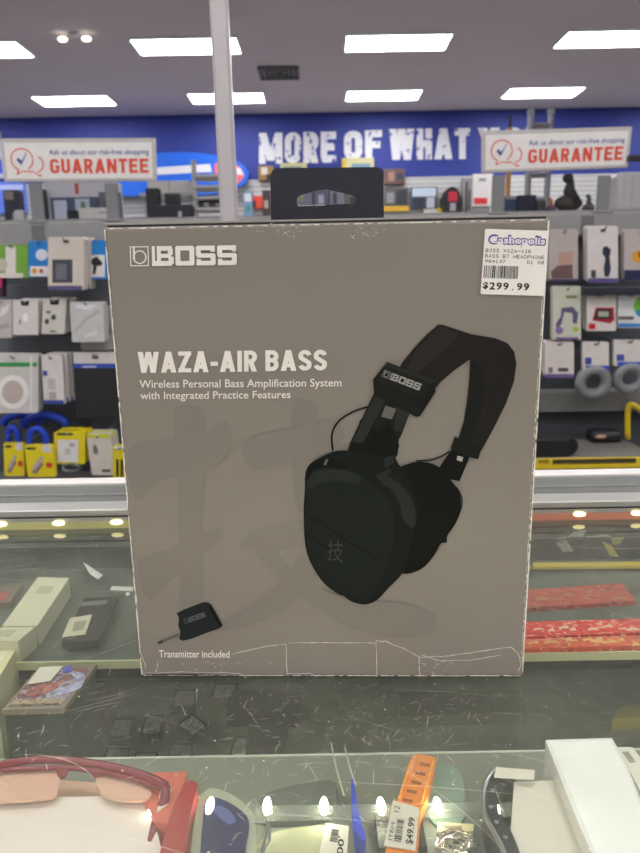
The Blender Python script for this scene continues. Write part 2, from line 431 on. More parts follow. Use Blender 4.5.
# rear rail: vertical face, grooves, back lip
RZ = T + 0.02
def yy(py, Z): return onZ(320, py, Z).y
ra = MB()
y_g1 = yy(496, RZ); y_g2 = yy(480, RZ); y_e = yy(474.5, RZ)
ra.bb((XL, YB, T - 0.006), (XR, y_g1 - 0.0035, RZ), 0.0012)
ra.build('front_rail', M['alu'], case)
MB().bb((XL, y_g1 - 0.0035, T), (XR, y_g1, RZ - 0.003)).build('track_groove', M['groove'], case)
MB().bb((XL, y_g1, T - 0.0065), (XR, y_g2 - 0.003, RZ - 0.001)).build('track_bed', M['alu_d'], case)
MB().bb((XL, y_g1 + 0.018, RZ - 0.0008), (XR, y_g1 + 0.0195, RZ + 0.0006)).build('track_line', M['alu'], case)
MB().bb((XL, y_g2 - 0.003, T), (XR, y_g2, RZ - 0.004)).build('track_groove', M['groove'], case)
MB().bb((XL, y_g2, T - 0.0065), (XR, y_e, RZ + 0.001), 0.001).build('rear_lip', mat('white_aluminium', (232, 228, 218), rough=0.4, metal=0.1), case)
MB().bb((XL, YB - 0.0014, T + 0.0125), (XR, YB - 0.0002, T + 0.0138)).build('rail_line', M['groove'], case)
MB().bb((XL, YB - 0.0012, T + 0.0003), (-0.03, YB, T + 0.0078)).build('painted_glow_strip', mat('yellow_green_reflection', (196, 192, 128), rough=0.4), case)  # coloured glow reflected on the rail, painted as a flat strip
MB().bb((-0.03, YB - 0.0012, T + 0.0003), (XR, YB, T + 0.0078)).build('painted_glow_strip', mat('salmon_reflection', (206, 138, 112), rough=0.4), case)  # salmon half of the painted reflection
led = mat('warm_led_reflection', (255, 240, 170), emit=3.5)  # glowing ovals standing in for diode spots reflected along the rail
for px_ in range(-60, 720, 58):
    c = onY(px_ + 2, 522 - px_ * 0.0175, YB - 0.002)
    MB().ball((c.x, YB - 0.0014, T + 0.0068), (0.0065, 0.0016, 0.0024)).build('led', led, case)  # glowing ovals standing in for reflected diode spots
fillbar = mat('added_fill_glow', (255, 246, 214), emit=9)  # added fill light, out of view, to brighten the near goods
MB().bb((-0.9, YF + 0.008, T - 0.018), (0.9, YF + 0.022, T - 0.010), 0.002).build('added_fill_bar', fillbar, case)
# LED strip on the near shelf under the glass
ledc = mat('cool_led', (255, 252, 225), emit=30)
zl = T - 0.022
yl = onZ(320, 806, zl).y
st = thing('led_strip', 'clear strip with a row of bright lamps under the near glass', 'led strip', (0, yl, NEAR))
MB().bb((-0.30, yl - 0.003, zl - 0.006), (0.30, yl + 0.003, zl - 0.002)).build('clear_bar', M['clear'], st)
for s in (-0.299, 0.297): MB().bb((s, yl - 0.003, NEAR), (s + 0.003, yl + 0.003, zl - 0.006)).build('bar_foot', M['alu'], st)
for px_ in (153, 210, 267, 324, 381, 438, 495):
    c = onZ(px_, 806, zl)
    MB().ball((c.x, c.y, zl), (0.0021, 0.0062, 0.0016)).build('led', ledc, st)

# scratches
def strip(mb, p, ang, ln, wd, curve, z, n=5):
    L_ = []; R_ = []
    x, y = p; a = ang
    for k in range(n + 1):
        nx, ny = -math.sin(a), math.cos(a)
        ww = wd * (0.3 + 0.7 * math.sin(math.pi * (k + 0.3) / (n + 0.6)))
        L_.append((x + nx * ww / 2, y + ny * ww / 2, z)); R_.append((x - nx * ww / 2, y - ny * ww / 2, z))
        x += math.cos(a) * ln / n; y += math.sin(a) * ln / n; a += curve / n
    mb.add(L_ + R_, [[k, k + 1, n + 2 + k, n + 1 + k] for k in range(n)])
sc = MB(); rnd = random.Random(3)
for k in range(1100):
    x = rnd.uniform(-0.36, 0.36); y = rnd.uniform(0.235, 0.655)
    if rnd.random() < 0.55:
        y = rnd.gauss(0.33, 0.035); x = rnd.gauss(0.0, 0.13)
    if not 0.2 < y < 0.655: continue
    ang = rnd.choice([rnd.gauss(0.05, 0.35), rnd.gauss(1.1, 0.5), rnd.uniform(0, math.pi)])
    ln = min(0.05, 0.0015 + rnd.expovariate(1 / 0.0035)); wd = rnd.uniform(0.00005, 0.00017)
    strip(sc, (x, y), ang, ln, wd, rnd.gauss(0, 0.25), T + 0.0002)
for k in range(70):
    x = rnd.uniform(-0.36, 0.36); y = rnd.uniform(0.25, 0.6)
    strip(sc, (x, y), rnd.gauss(0, 0.5), rnd.uniform(0.03, 0.12), rnd.uniform(0.00008, 0.0002), rnd.gauss(0, 0.5), T + 0.0002, 12)
for k in range(420):
    x = rnd.uniform(-0.36, 0.36); y = rnd.uniform(0.24, 0.655); r = rnd.uniform(0.0002, 0.0007)
    sc.poly([(x + r * math.cos(i * 1.05 + 1) * rnd.uniform(.6, 1), y + r * math.sin(i * 1.05 + 1) * rnd.uniform(.6, 1), T + 0.0003) for i in range(6)])
so = sc.build('scratches', mat('scratch_white', (225, 225, 205), rough=0.7), case); so['kind'] = 'stuff'

# sneeze guard post on the rail
pb = onY(239.5, 420, YB + 0.035); pt = onY(217, -40, YB + 0.035)
d = (pt - pb).normalized(); pb = pb + d * ((RZ - pb.z) / d.z); pt = pb + d * 1.15
t = thing('guard_post', 'tall slim silver metal post rising behind the grey box', 'post', pb)
wv = (onY(227.0, 100, YB + .035) - onY(209.5, 100, YB + .035)).length
e1 = Vector((1, 0, 0)) - d * d.x; e1.normalize(); e2 = d.cross(e1)
pts = [e1 * x * wv / 2 + e2 * y * wv / 2 for x, y in ((-1, -.7), (-.7, -1), (.7, -1), (1, -.7), (1, .7), (.7, 1), (-.7, 1), (-1, .7))]
MB().slab([pb + p + Vector((0, 0, .004)) for p in pts], d * 1.15).build('post_tube', mat('satin_post', (206, 200, 200), rough=0.35, metal=0.25), t)
MB().bb((pb.x - 0.018, pb.y - 0.018, RZ), (pb.x + 0.018, pb.y + 0.018, RZ + 0.005), 0.001).build('foot_plate', M['steel'], t)

# ------------------------------------------------------------------ the headphone box
BL = onZ(141, 677, T); BR = onZ(523.5, 677.5, T)
EX = (BR - BL).normalized(); NB = Vector((EX.y, -EX.x, 0)); ZU = Vector((0, 0, 1))
BW = (BR - BL).length
def onF(x, y, k=0):                       # pixel -> point on the front face (layer k, each 0.12 mm)
    r = ray(x, y); off = 0.0006 + k * 0.00012
    p0 = BL + NB * off
    return CAM + r * ((p0 - CAM).dot(NB) / r.dot(NB))
BH = ((onF(108, 221) .z + onF(549, 217.5).z) / 2) - T
BD = 0.105
carton = thing('headphone_box', 'grey cardboard headphone box with worn edges standing on the glass counter', 'box', BL + EX * BW / 2)
grey = mat('grey_printed_card', (138, 130, 121), rough=0.33, spec=0.35, var=0.03, scale=5)
bo = MB()
def bxyz(u, v, z): return BL + EX * (u + z / BH * ((u / BW) * 0.0022 - (1 - u / BW) * 0.0012)) - NB * v + ZU * z      # u along, v into depth
# bulged front: slightly irregular outline
def prism(mb, u0, u1, v0, v1, z0, z1, bev):
    n = len(mb.v)
    mb.box(((u0 + u1) / 2, (v0 + v1) / 2, (z0 + z1) / 2), (u1 - u0, v1 - v0, z1 - z0), bev)
    for i in range(n, len(mb.v)): mb.v[i] = bxyz(*mb.v[i])
prism(bo, 0, BW, 0.0, BD, 0.0005, BH - 0.0015, 0.0022)
bo.build('carton_body', grey, carton)
lid = MB(); prism(lid, 0.0005, BW - 0.0005, 0.0012, BD - 0.001, BH - 0.0008, BH + 0.0004, 0.0004)
lid.build('lid_flap', mat('grey_lid_card', (150, 145, 136), rough=0.5), carton)
gp = MB(); prism(gp, 0.002, BW - 0.002, 0.0012, BD - 0.003, BH - 0.0022, BH - 0.0007, 0)
gp.build('lid_gap', M['dark'], carton)
# raw white board showing on the edges
raw = mat('raw_board_white', (236, 229, 216), rough=0.8, var=0.12, scale=300)
rnd = random.Random(11)
ew = MB()
def wear(mb, a, b, wmin, wmax, n, inward, gap=0.2):
    a = Vector(a); b = Vector(b)
    for i in range(n):
        if rnd.random() < gap: continue
        p = a.lerp(b, i / n); q = a.lerp(b, (i + 1) / n)
        w0 = rnd.uniform(wmin, wmax); w1 = rnd.uniform(wmin, wmax)
        mb.poly([p, q, q + inward * w1, p + inward * w0])
o = NB * 0.0005
wear(ew, bxyz(0.0006, 0, 0.002) + o, bxyz(0.0006, 0, BH - 0.003) + o, 0.0003, 0.0009, 90, EX, 0.12)
wear(ew, bxyz(BW - 0.0006, 0, 0.002) + o, bxyz(BW - 0.0006, 0, BH - 0.003) + o, 0.0004, 0.0011, 110, -EX, 0.04)
wear(ew, bxyz(0.003, 0, BH - 0.0024) + o, bxyz(BW - 0.003, 0, BH - 0.0024) + o, 0.0001, 0.0006, 90, -ZU, 0.35)
wear(ew, bxyz(0.002, 0, 0.0012) + o, bxyz(BW - 0.002, 0, 0.0012) + o, 0.0002, 0.0009, 90, ZU, 0.15)
ew.build('edge_wear', raw, carton)
# white corner seam stripe down the right edge
sm = MB(); wear(sm, bxyz(BW - 0.0022, 0, 0.01) + NB * 0.0005, bxyz(BW - 0.0022, 0, BH - 0.02) + NB * 0.0005, 0.00005, 0.0005, 160, EX, 0.25)
sm.build('edge_scuff', raw, carton)
# creases and torn flaps along the foot
def crease(mb, pts, wd=0.0004, k=1, jit=0.5):
    P = []
    for i in range(len(pts) - 1):
        for s in range(6):
            t_ = s / 6; P.append((pts[i][0] * (1 - t_) + pts[i + 1][0] * t_ + rnd.uniform(-jit, jit), pts[i][1] * (1 - t_) + pts[i + 1][1] * t_ + rnd.uniform(-jit, jit)))
    P.append(pts[-1])
    P = [onF(x, y, k) for x, y in P]
    for i in range(len(P) - 1):
        dd = (P[i + 1] - P[i]).normalized(); nn = dd.cross(NB)
        w0 = wd * rnd.uniform(0.4, 1.1)
        mb.poly([P[i] - nn * w0 / 2, P[i + 1] - nn * w0 / 2, P[i + 1] + nn * w0 / 2, P[i] + nn * w0 / 2])
for pl in ([(232, 654.5), (262, 647), (286, 644)], [(156, 673), (158, 661)], [(286, 644), (287, 676)], [(288, 643), (330, 643), (375, 643)],
           [(376, 640), (377, 677)], [(384, 641), (402, 648), (419, 657)], [(419, 656), (420, 677)], [(421, 657), (450, 656), (480, 651), (512, 647)],
           [(512, 648), (519, 655), (521, 664), (518, 673)], [(421, 655), (440, 661), (470, 660), (500, 655)], [(287, 674), (310, 673), (316, 677)],
           [(143, 673), (190, 672), (240, 673), (247, 678)], [(376, 640), (384, 642)], [(133, 560), (137, 610), (140, 650), (146, 668)]):
    cr = MB(); crease(cr, pl); cr.build('crease', raw, carton)
cr = MB()
for k in range(60):                        # scuffs by the foot and below the top edge
    x, y = (rnd.gauss(215, 25), rnd.gauss(664, 3)) if k < 14 else ((rnd.gauss(440, 15), rnd.gauss(664, 4)) if k < 24 else ((rnd.gauss(285, 10), rnd.gauss(231, 4)) if k < 44 else (rnd.gauss(365, 9), rnd.gauss(231, 4))))
    crease(cr, [(x, y), (x + rnd.uniform(-4, 4), y + rnd.uniform(-2, 2))], 0.00022, 1, 0.3)
cr.build('scuffs', raw, carton)['kind'] = 'stuff'
dk = MB()
for pl in ([(145, 675), (190, 675), (239, 676)], [(290, 677), (315, 676)], [(382, 677), (418, 677)]):
    crease(dk, pl, 0.0007, 1, 0.2)
dk.build('flap_gap', M['dark'], carton)

def art(name, pls, m, k, par=carton, smooth=0):
    mb = MB()
    for ip, pl in enumerate(pls):
        if 'brush' in name: k = k + 0.22
        if smooth: pl = [(v.x, v.y) for v in smooth_pts([(p[0], p[1], 0) for p in pl], smooth)]
        mb.poly([onF(x, y, k) for x, y in pl])
    return mb.build(name, m, par)
# big pale brush character behind the product picture
ghost = mat('ghost_brush_print', (131, 123, 115), rough=0.33, spec=0.35, var=0.03, scale=5)
art('brush_character', [
    [(174, 412), (190, 405), (204, 412), (205, 450), (203, 520), (204, 590), (198, 612), (186, 618), (176, 606), (180, 590), (178, 520), (176, 450)],
    [(128, 452), (150, 440), (200, 436), (226, 420), (232, 436), (226, 458), (200, 470), (160, 482), (140, 500), (130, 486)],
    [(140, 560), (170, 548), (215, 528), (222, 538), (190, 566), (160, 590), (150, 600), (140, 584)],
], ghost, -0.6, smooth=4)
art('brush_character', [
    [(246, 440), (280, 430), (330, 420), (345, 432), (330, 452), (285, 462), (255, 470), (243, 456)],
    [(292, 405), (306, 400), (316, 410), (314, 470), (312, 505), (296, 508), (292, 460)],
    [(238, 545), (262, 528), (320, 520), (336, 530), (330, 560), (310, 588), (282, 612), (250, 625), (215, 632), (205, 626), (240, 612), (270, 590), (292, 566), (300, 548), (270, 552)],
    [(250, 528), (270, 545), (300, 575), (340, 596), (395, 602), (430, 612), (436, 626), (425, 636), (390, 638), (350, 628), (310, 604), (275, 575), (252, 548)],
], ghost, 0.2, smooth=4)

ink = mat('pale_print_ink', (240, 234, 226), rough=0.45, var=0.01)
mb = MB(); put_logo(mb, (onF(130.3, 266.3, 2), onF(237, 265, 2), onF(236.6, 245.2, 2), onF(129.8, 246.4, 2))); mb.build('brand_logo', ink, carton)
mb = MB()
put_caps(mb, 'WAZA-AIR', (onF(138, 373, 2), onF(257, 371.5, 2), onF(257, 350.5, 2), onF(137.6, 352, 2)), 0.2, 0.085)
put_caps(mb, 'BASS', (onF(265.5, 371.2, 2), onF(327, 370.3, 2), onF(327, 349.6, 2), onF(265.3, 350.3, 2)), 0.2, 0.085)
mb.build('product_title', ink, carton)
mb = MB()
put_text(mb, 'Wireless Personal Bass Amplification System', (onF(139.5, 390.5, 2), onF(341.5, 389.0, 2), onF(341.5, 378.5, 2), onF(139.3, 380, 2)), 0.008)
put_text(mb, 'with Integrated Practice Features', (onF(140.3, 401.8, 2), onF(290.5, 400.6, 2), onF(290.5, 390.6, 2), onF(140.2, 391.8, 2)), 0.008)
mb.build('product_subtitle', ink, carton)
mb = MB(); put_text(mb, 'Transmitter included', (onF(159, 657.6, 2), onF(229.5, 657.8, 2), onF(229.5, 650.6, 2), onF(158.8, 650.2, 2)), 0.012)
mb.build('small_print', ink, carton)

# --- printed headphones
def A(*p): return [(280 + x / 2.4615, 300 + y / 2.4615) for x, y in p]
def B(*p): return [(300 + x / 2.783, 310 + y / 2.783) for x, y in p]
def D(*p): return [(290 + x / 3.368, 440 + y / 3.368) for x, y in p]
def pm(n, c): return mat(n, tuple(int(v * .86) for v in c), rough=0.55, spec=0.15, var=0.05, scale=60)
k1 = pm('print_black', (16, 17, 16)); k2 = pm('print_charcoal', (30, 31, 29)); k3 = pm('print_dark_brown', (40, 37, 33)); k4 = pm('print_slate', (48, 52, 49)); k5 = pm('print_grey', (120, 118, 112)); k6 = pm('print_deep_slate', (24, 28, 26))
pic = art('headphone_picture', [A((292, 170), (300, 155), (330, 118), (362, 84), (390, 60), (404, 62), (470, 84), (530, 94), (560, 106), (577, 128), (582, 158), (576, 200), (556, 255), (528, 312), (495, 372), (460, 362), (436, 350), (452, 300), (460, 250), (466, 195), (468, 146), (430, 172), (395, 202), (372, 232), (335, 205))], k3, 2)
def sub(name, pls, m, k, smooth=0): return art(name, pls, m, k, pic, smooth)
sub('band_inner', [A((440, 346), (455, 296), (463, 245), (468, 195), (470, 146), (500, 170), (506, 230), (492, 290), (466, 350))], k2, 3)
sub('band_highlight', [A((330, 130), (392, 66), (440, 82), (420, 110), (360, 160), (330, 190), (312, 172))], pm('print_band_light', (52, 48, 42)), 3)
# right ear cup behind
sub('far_ear_cup', [D((360, 110), (400, 80), (440, 73), (485, 82), (520, 105), (545, 140), (568, 170), (577, 205), (572, 245), (556, 285), (530, 322), (528, 345), (508, 349), (488, 385), (455, 425), (420, 445), (380, 450), (340, 430), (350, 250))], k1, 4, 3)
def line(name, pts, wd, m, k, n=5):
    mb = MB(); P = [onF(v.x, v.y, k) for v in smooth_pts([(p[0], p[1], 0) for p in pts], n, closed=False)]
    for i in range(len(P) - 1):
        dd = (P[i + 1] - P[i]).normalized(); nn = dd.cross(NB) * wd / 2
        mb.poly([P[i] - nn, P[i + 1] - nn, P[i + 1] + nn, P[i] + nn])
    return mb.build(name, m, pic)
line('far_cup_loop', D((562, 160), (578, 190), (579, 220), (565, 262)), 0.0006, k1, 5)
line('far_cable', A((335, 396), (370, 394), (395, 386), (418, 372)), 0.0009, k1, 5)
sub('far_arm', [A((424, 366), (468, 384), (442, 446), (410, 440), (388, 420), (400, 400))], k1, 5)
sub('far_slider', [A((430, 336), (496, 366), (488, 392), (470, 388), (420, 366))], k2, 6)
sub('far_pin', [A((437, 383), (451, 387), (448, 398), (435, 394))], pm('print_white', (200, 196, 188)), 7)
# arm of the near cup
sub('near_arm', [A((238, 215), (328, 255), (300, 330), (292, 345), (290, 380), (270, 410), (240, 450), (175, 400), (160, 390), (172, 352), (205, 285))], k2, 5)
sub('arm_strips', [A((240, 222), (268, 232), (232, 300), (205, 352), (178, 350), (208, 288)), A((290, 240), (326, 256), (300, 326), (280, 322))], k4, 6)
sub('arm_slot', [A((260, 260), (286, 268), (275, 294), (249, 287))], k5, 7)
line('near_cable', A((220, 262), (180, 275), (145, 298), (128, 330), (130, 372)), 0.0011, k1, 4)
# near ear cup
sub('near_ear_pad', [D((50, 170), (52, 110), (70, 78), (110, 55), (160, 36), (230, 40), (320, 60), (370, 85), (400, 130), (424, 200), (428, 262), (412, 330), (392, 410), (374, 455), (335, 495), (292, 540), (250, 554), (205, 543), (180, 524), (165, 520), (118, 486), (78, 430), (52, 360), (46, 240))], k6, 6, 3)
sub('ear_pad_rim', [D((300, 118), (345, 130), (395, 175), (422, 230), (420, 290), (402, 290), (378, 260), (370, 215), (345, 170), (310, 145))], k4, 7, 3)
sub('near_cup_shell', [D((52, 200), (56, 140), (75, 108), (120, 96), (190, 100), (250, 126), (300, 170), (340, 230), (352, 290), (345, 360), (320, 440), (285, 510), (250, 540), (200, 528), (165, 510), (118, 478), (82, 425), (58, 350))], pm('print_cup', (30, 35, 33)), 8, 3)
sub('cup_top_shade', [D((56, 150), (75, 112), (120, 98), (190, 102), (240, 126), (225, 148), (170, 140), (110, 142), (75, 160))], pm('print_cup_light', (44, 49, 46)), 9, 3)
line('cup_seam', D((48, 245), (120, 290), (200, 345), (300, 400)), 0.0007, k1, 9)
line('cup_seam', D((48, 312), (100, 345), (170, 395)), 0.0007, k1, 9)
sub('cup_yoke', [D((238, -70), (262, -60), (300, -30), (330, -62), (362, -10), (368, 20), (355, 60), (365, 80), (345, 105), (305, 130), (270, 150), (225, 140), (190, 95), (196, 50))], k1, 5.5)
sub('cup_yoke_buckle', [D((318, 60), (352, 50), (350, 75), (320, 95)), D((288, 122), (335, 95), (345, 108), (300, 135))], k4, 9)
sub('left_hinge', [D((58, 110), (75, 84), (105, 68), (140, 62), (200, 95), (160, 96), (120, 80), (80, 100), (62, 135))], k1, 9)
sub('hinge_pin', [D((118, 68), (130, 62), (122, 85), (112, 84))], k5, 10)
mb = MB(); put_text(mb, '技', (onF(327, 560, 10), onF(343, 563, 10), onF(343, 541, 10), onF(328, 540, 10)), 0.0); mb.build('cup_emblem', pm('print_faint_green', (74, 80, 72)), pic)
# slider block with its logo
sub('slider_block', [A((264, 152), (380, 198), (383, 226), (345, 286), (335, 288), (232, 234), (229, 196))], k2, 8)
sub('block_face', [A((258, 160), (374, 204), (352, 244), (233, 198))], pm('print_block_face', (36, 36, 34)), 9)
sub('block_edge', [A((264, 152), (380, 198), (374, 205), (258, 161))], k4, 10)
mb = MB(); put_logo(mb, (onF(*A((250, 188))[0], 10), onF(*A((342, 223))[0], 10), onF(*A((350, 207))[0], 10), onF(*A((257, 172))[0], 10))); mb.build('block_logo', pm('print_silver', (186, 184, 178)), pic)
# printed transmitter
def E_(*p): return [(120 + x / 2.783, 560 + y / 2.783) for x, y in p]
tp = art('transmitter_picture', [E_((157, 148), (180, 137), (232, 117), (246, 118), (254, 124), (286, 182), (278, 190), (240, 203), (200, 219), (176, 225), (164, 220), (168, 200), (162, 182), (164, 160))], pm('print_transmitter', (38, 42, 44)), 3)
def tsub(name, pls, m, k): return art(name, pls, m, k, tp)
tsub('jack_sleeve', [E_((160, 204), (164, 212), (118, 230), (116, 223))], k5, 4)
tsub('jack_tip', [E_((118, 222), (120, 231), (108, 234), (103, 230))], pm('print_jack_dark', (70, 62, 56)), 5)
tsub('transmitter_side', [E_((252, 124), (286, 182), (276, 186), (246, 130))], k1, 5)
mb = MB(); put_logo(mb, [onF(*E_(p)[0], 5) for p in ((180, 178), (239, 158), (234, 145), (176, 165))]); mb.build('transmitter_logo', pm('print_dim', (110, 114, 114)), tp)

# --- price sticker
def Sx(u, v): return (480 + u / 9.143, 225 + v / 9.143)
def sq(u0, v0, u1, v1, sk=0.0, k=5):       # quad in sticker zoom coords with its slight tilt
    def g(u, v): return onF(*Sx(u - (v - 300) * 0.075, v + (u - 300) * 0.030), k)
    return (g(u0, v1), g(u1, v1), g(u1, v0), g(u0, v0))
stk = MB(); pts = []
for u, v in rr(28, 43, 612, 640, 14): pts.append(onF(*Sx(u - (v - 300) * 0.07, v + (u - 300) * 0.030), 4))
sticker = stk.poly(pts).build('price_sticker', mat('sticker_paper', (244, 239, 231), rough=0.5, var=0.02), carton)
purple = mat('sticker_purple', (66, 50, 132)); 
mb = MB(); put_text(mb, 'Cashopolis', sq(62, 90, 594, 208, k=5), 0.075); mb.build('shop_name_outline', purple, sticker)
mb = MB(); put_text(mb, 'Cashopolis', sq(76, 105, 584, 193, k=6), 0.03); mb.build('shop_name', mat('sticker_lilac_white', (232, 226, 240)), sticker)
def mono(mb, s, u0, v0, v1, cw, bold=0.0, k=5):
    for i, ch in enumerate(s):
        if ch == ' ': continue
        a, b_ = u0 + i * cw + cw * 0.1, u0 + (i + 1) * cw - cw * 0.1
        if ch in '1I':
            put_text(mb, 'l', sq(a + cw * .3, v0, b_ - cw * .3, v1, k=k), bold); put_text(mb, '-', sq(a + cw * .1, v1 - 3, b_ - cw * .1, v1, k=k + .3), 0); continue
        if ch == '-': put_text(mb, ch, sq(a, (v0 + v1) / 2 - 3, b_, (v0 + v1) / 2 + 3, k=k), 0)
        elif ch == '.': put_text(mb, ch, sq(a + cw * .28, v1 - 12, b_ - cw * .28, v1, k=k), 0)
        elif ch in '1I': put_text(mb, ch, sq(a + cw * .15, v0, b_ - cw * .15, v1, k=k), bold)
        else: put_text(mb, ch, sq(a, v0, b_, v1, k=k), bold)
tk = mat('thermal_black', (30, 28, 28))
mb = MB()
mono(mb, 'BOSS WAZA-AIR', 44, 222, 256, 32.6)
mono(mb, 'BASS BT HEADPHONE', 44, 272, 306, 32.2)
mono(mb, '984137', 44, 321, 352, 32.6)
mono(mb, '01 08', 428, 321, 352, 32.6)
mb.build('item_text', tk, sticker)
mb = MB(); mono(mb, '$299.99', 38, 528, 596, 62.5, 0.03); mb.build('price', tk, sticker)
mb = MB(); u = 46; rb = random.Random(5)
while u < 355:
    w_ = rb.choice([4, 5, 8, 12]); mb.poly(list(sq(u, 376, u + w_, 492))); u += w_ + rb.choice([4, 6, 9])
mb.build('barcode', tk, sticker)

# --- hang tab with its hole
YT_ = 0.012
def onT(x, y):
    r = ray(x, y); p0 = BL - NB * YT_
    return CAM + r * ((p0 - CAM).dot(NB) / r.dot(NB))
outer = [(271, 222), (270.3, 178)] + [(278.3 - 8 * math.cos(a), 176 - 8 * math.sin(a)) for a in (0.3, 0.8, 1.2, 1.57)] + [(377 + 6.5 * math.sin(a), 174 - 7 * math.cos(a)) for a in (0, 0.5, 1.0, 1.57)] + [(384, 222)]
hole = [(297, 202), (297.5, 197.5), (301, 195), (313, 191.5), (325.5, 189.3), (338, 192), (352, 195.6), (355.5, 198), (355.6, 201.5), (353, 203.6), (325, 204.8), (299, 205.8)]
bm = bmesh.new()
def loop(pts):
    vs = [bm.verts.new(onT(*p)) for p in pts]; return [bm.edges.new((vs[i], vs[(i + 1) % len(vs)])) for i in range(len(vs))]
ed = loop(outer) + loop(hole)
bmesh.ops.triangle_fill(bm, use_beauty=True, use_dissolve=False, edges=ed)
ex = bmesh.ops.extrude_face_region(bm, geom=list(bm.faces))
for v in ex['geom']:
    if isinstance(v, bmesh.types.BMVert): v.co -= NB * 0.0012
bm.verts.index_update()
mb = MB().add([v.co.copy() for v in bm.verts], [[v.index for v in f.verts] for f in bm.faces]); bm.free()
mb.build('hang_tab', mat('navy_black_plastic', (38, 41, 52), rough=0.3), carton)
hl = MB(); pts = [onT(*p) + NB * 0.0002 for p in ((297, 202.5), (298.5, 206.3), (325, 205.4), (325, 204.6), (299, 205.4))]
hl.poly(pts).build('hole_rim', mat('rim_white', (190, 185, 175)), carton)
te = MB(); te.slab([bxyz(0.075, 0.0105, BH + 0.0004), bxyz(0.165, 0.0105, BH + 0.0004), bxyz(0.165, 0.0105, BH + 0.0012), bxyz(0.075, 0.0105, BH + 0.0009)], -NB * 0.0006)
te.build('torn_paper', raw, carton)

# ------------------------------------------------------------------ near gondola with hanging goods
GY = 2.78
def gond(name, label, xa, xb, py):
    g = thing(name, label, 'store shelf', ((xa + xb) / 2, GY, 0))
    top = onY(60, 222, GY - 0.05).z
    MB().bb((xa, GY, 0.1), (xb, GY + 0.03, top - 0.01)).build('back_panel', M['panel'], g)
    MB().bb((xa, GY - 0.06, top - 0.085), (xb, GY - 0.001, top), 0.004).build('top_rail', M['grey_metal'], g)
    MB().bb((xa, GY - 0.45, 0.02), (xb, GY - .001, 0.48), 0.004).build('base_deck', mat('deck_grey', (98, 98, 97), rough=0.5), g)
    return g, top
g1, top1 = gond('pegboard_gondola', 'grey gondola with dark back panel and hanging accessories, behind the display counter', -2.6, 2.6, 0)
# thin crossbars on the panel
for py in (297, 360, 413):
    z = onY(60, py, GY).z
    MB().bb((-2.6, GY - 0.012, z - 0.012), (2.6, GY - 0.0005, z + 0.012)).build('hook_bar', mat('bar_grey', (92, 94, 98), rough=0.5), g1)
for px_ in (38, 587):
    c = onY(px_, 230, GY - 0.061)
    MB().bb((c.x - 0.025, GY - 0.0625, top1 - 0.082), (c.x + 0.025, GY - 0.0605, top1 - 0.012)).build('post_socket', mat('socket_grey', (112, 111, 112)), g1)

def sign(label, tl, tr, br, bl, posts, Yc):
    cx = onY((tl[0] + tr[0]) / 2, 0, Yc).x
    s = thing('guarantee_sign', label, 'sign', (cx, Yc, top1), 'guarantee signs above the gondola')
    P = [onY(*p, Yc) for p in (bl, br, tr, tl)]
    MB().slab(P, (0, 0.02, 0)).build('sign_frame', mat('sign_frame_grey', (196, 190, 184), rough=0.4), s)
    def q(u, v, off=0.0006):
        p = (P[0] * (1 - u) + P[1] * u) * (1 - v) + (P[3] * (1 - u) + P[2] * u) * v
        return p + Vector((0, -off, 0))
    MB().poly([q(.02, .06), q(.98, .06), q(.98, .90), q(.02, .90)]).build('sign_panel', mat('sign_white', (236, 232, 226), rough=0.35), s)
    red = mat('sign_red', (226, 84, 62)); blu = mat('sign_blue', (50, 66, 150))
    def qq(a, b, c, d_): return (q(a, b, .0015), q(c, b, .0015), q(c, d_, .0015), q(a, d_, .0015))
    put_caps(MB(), 'GUARANTEE', qq(.31, .18, .955, .52), 0.2, 0.12, 0.0001).build('guarantee_text', red, s)
    put_text(MB(), 'Ask us about our risk-free shopping', qq(.31, .58, .96, .74), 0.006).build('small_text', blu, s)
    def ring(cx, cy, rx, ry, a0, a1, n=24):
        mbx = MB()
        for i in range(n):
            t0 = math.radians(a0 + (a1 - a0) * i / n); t1 = math.radians(a0 + (a1 - a0) * (i + 1) / n)
            mbx.poly([q(cx + rx * math.cos(t0), cy + ry * math.sin(t0), .0015), q(cx + rx * math.cos(t1), cy + ry * math.sin(t1), .0015),
                      q(cx + (rx - .008) * math.cos(t1), cy + (ry - .03) * math.sin(t1), .0015), q(cx + (rx - .008) * math.cos(t0), cy + (ry - .03) * math.sin(t0), .0015)])
        return mbx
    r1 = ring(.13, .51, .075, .27, -60, 250)
    r2 = ring(.225, .40, .045, .19, -95, 75)
    r1.add(r2.v, r2.f)
    for a, b_ in (((.10, .27), (.09, .16)), ((.09, .16), (.125, .24)), ((.125, .24), (.20, .22)), ((.24, .17), (.245, .11)), ((.205, .2), (.245, .11))):
        A_ = Vector(a); B_ = Vector(b_); dd = (B_ - A_); nn = Vector((-dd.y, dd.x)).normalized(); nn = Vector((nn.x * .004, nn.y * .014))
        r1.poly([q(*(A_ - nn), .0015), q(*(B_ - nn), .0015), q(*(B_ + nn), .0015), q(*(A_ + nn), .0015)])
    r1.build('bubble_icon', red, s)
    MB().poly([q(*p, .0018) for p in ((.095, .50), (.105, .56), (.125, .48), (.165, .66), (.16, .68), (.122, .38))]).build('check_mark', blu, s)
    for px_ in posts:
        a = onY(px_, tl[1] + 44, Yc)
        MB().bb((a.x - 0.024, Yc + 0.005, top1), (a.x + 0.024, Yc + 0.02, a.z), 0.003).build('post', M['post'], s)
        MB().bb((a.x - 0.034, Yc - 0.005, top1), (a.x + 0.034, Yc + 0.035, top1 + 0.008)).build('post_foot', M['grey_metal'], s)
    return s
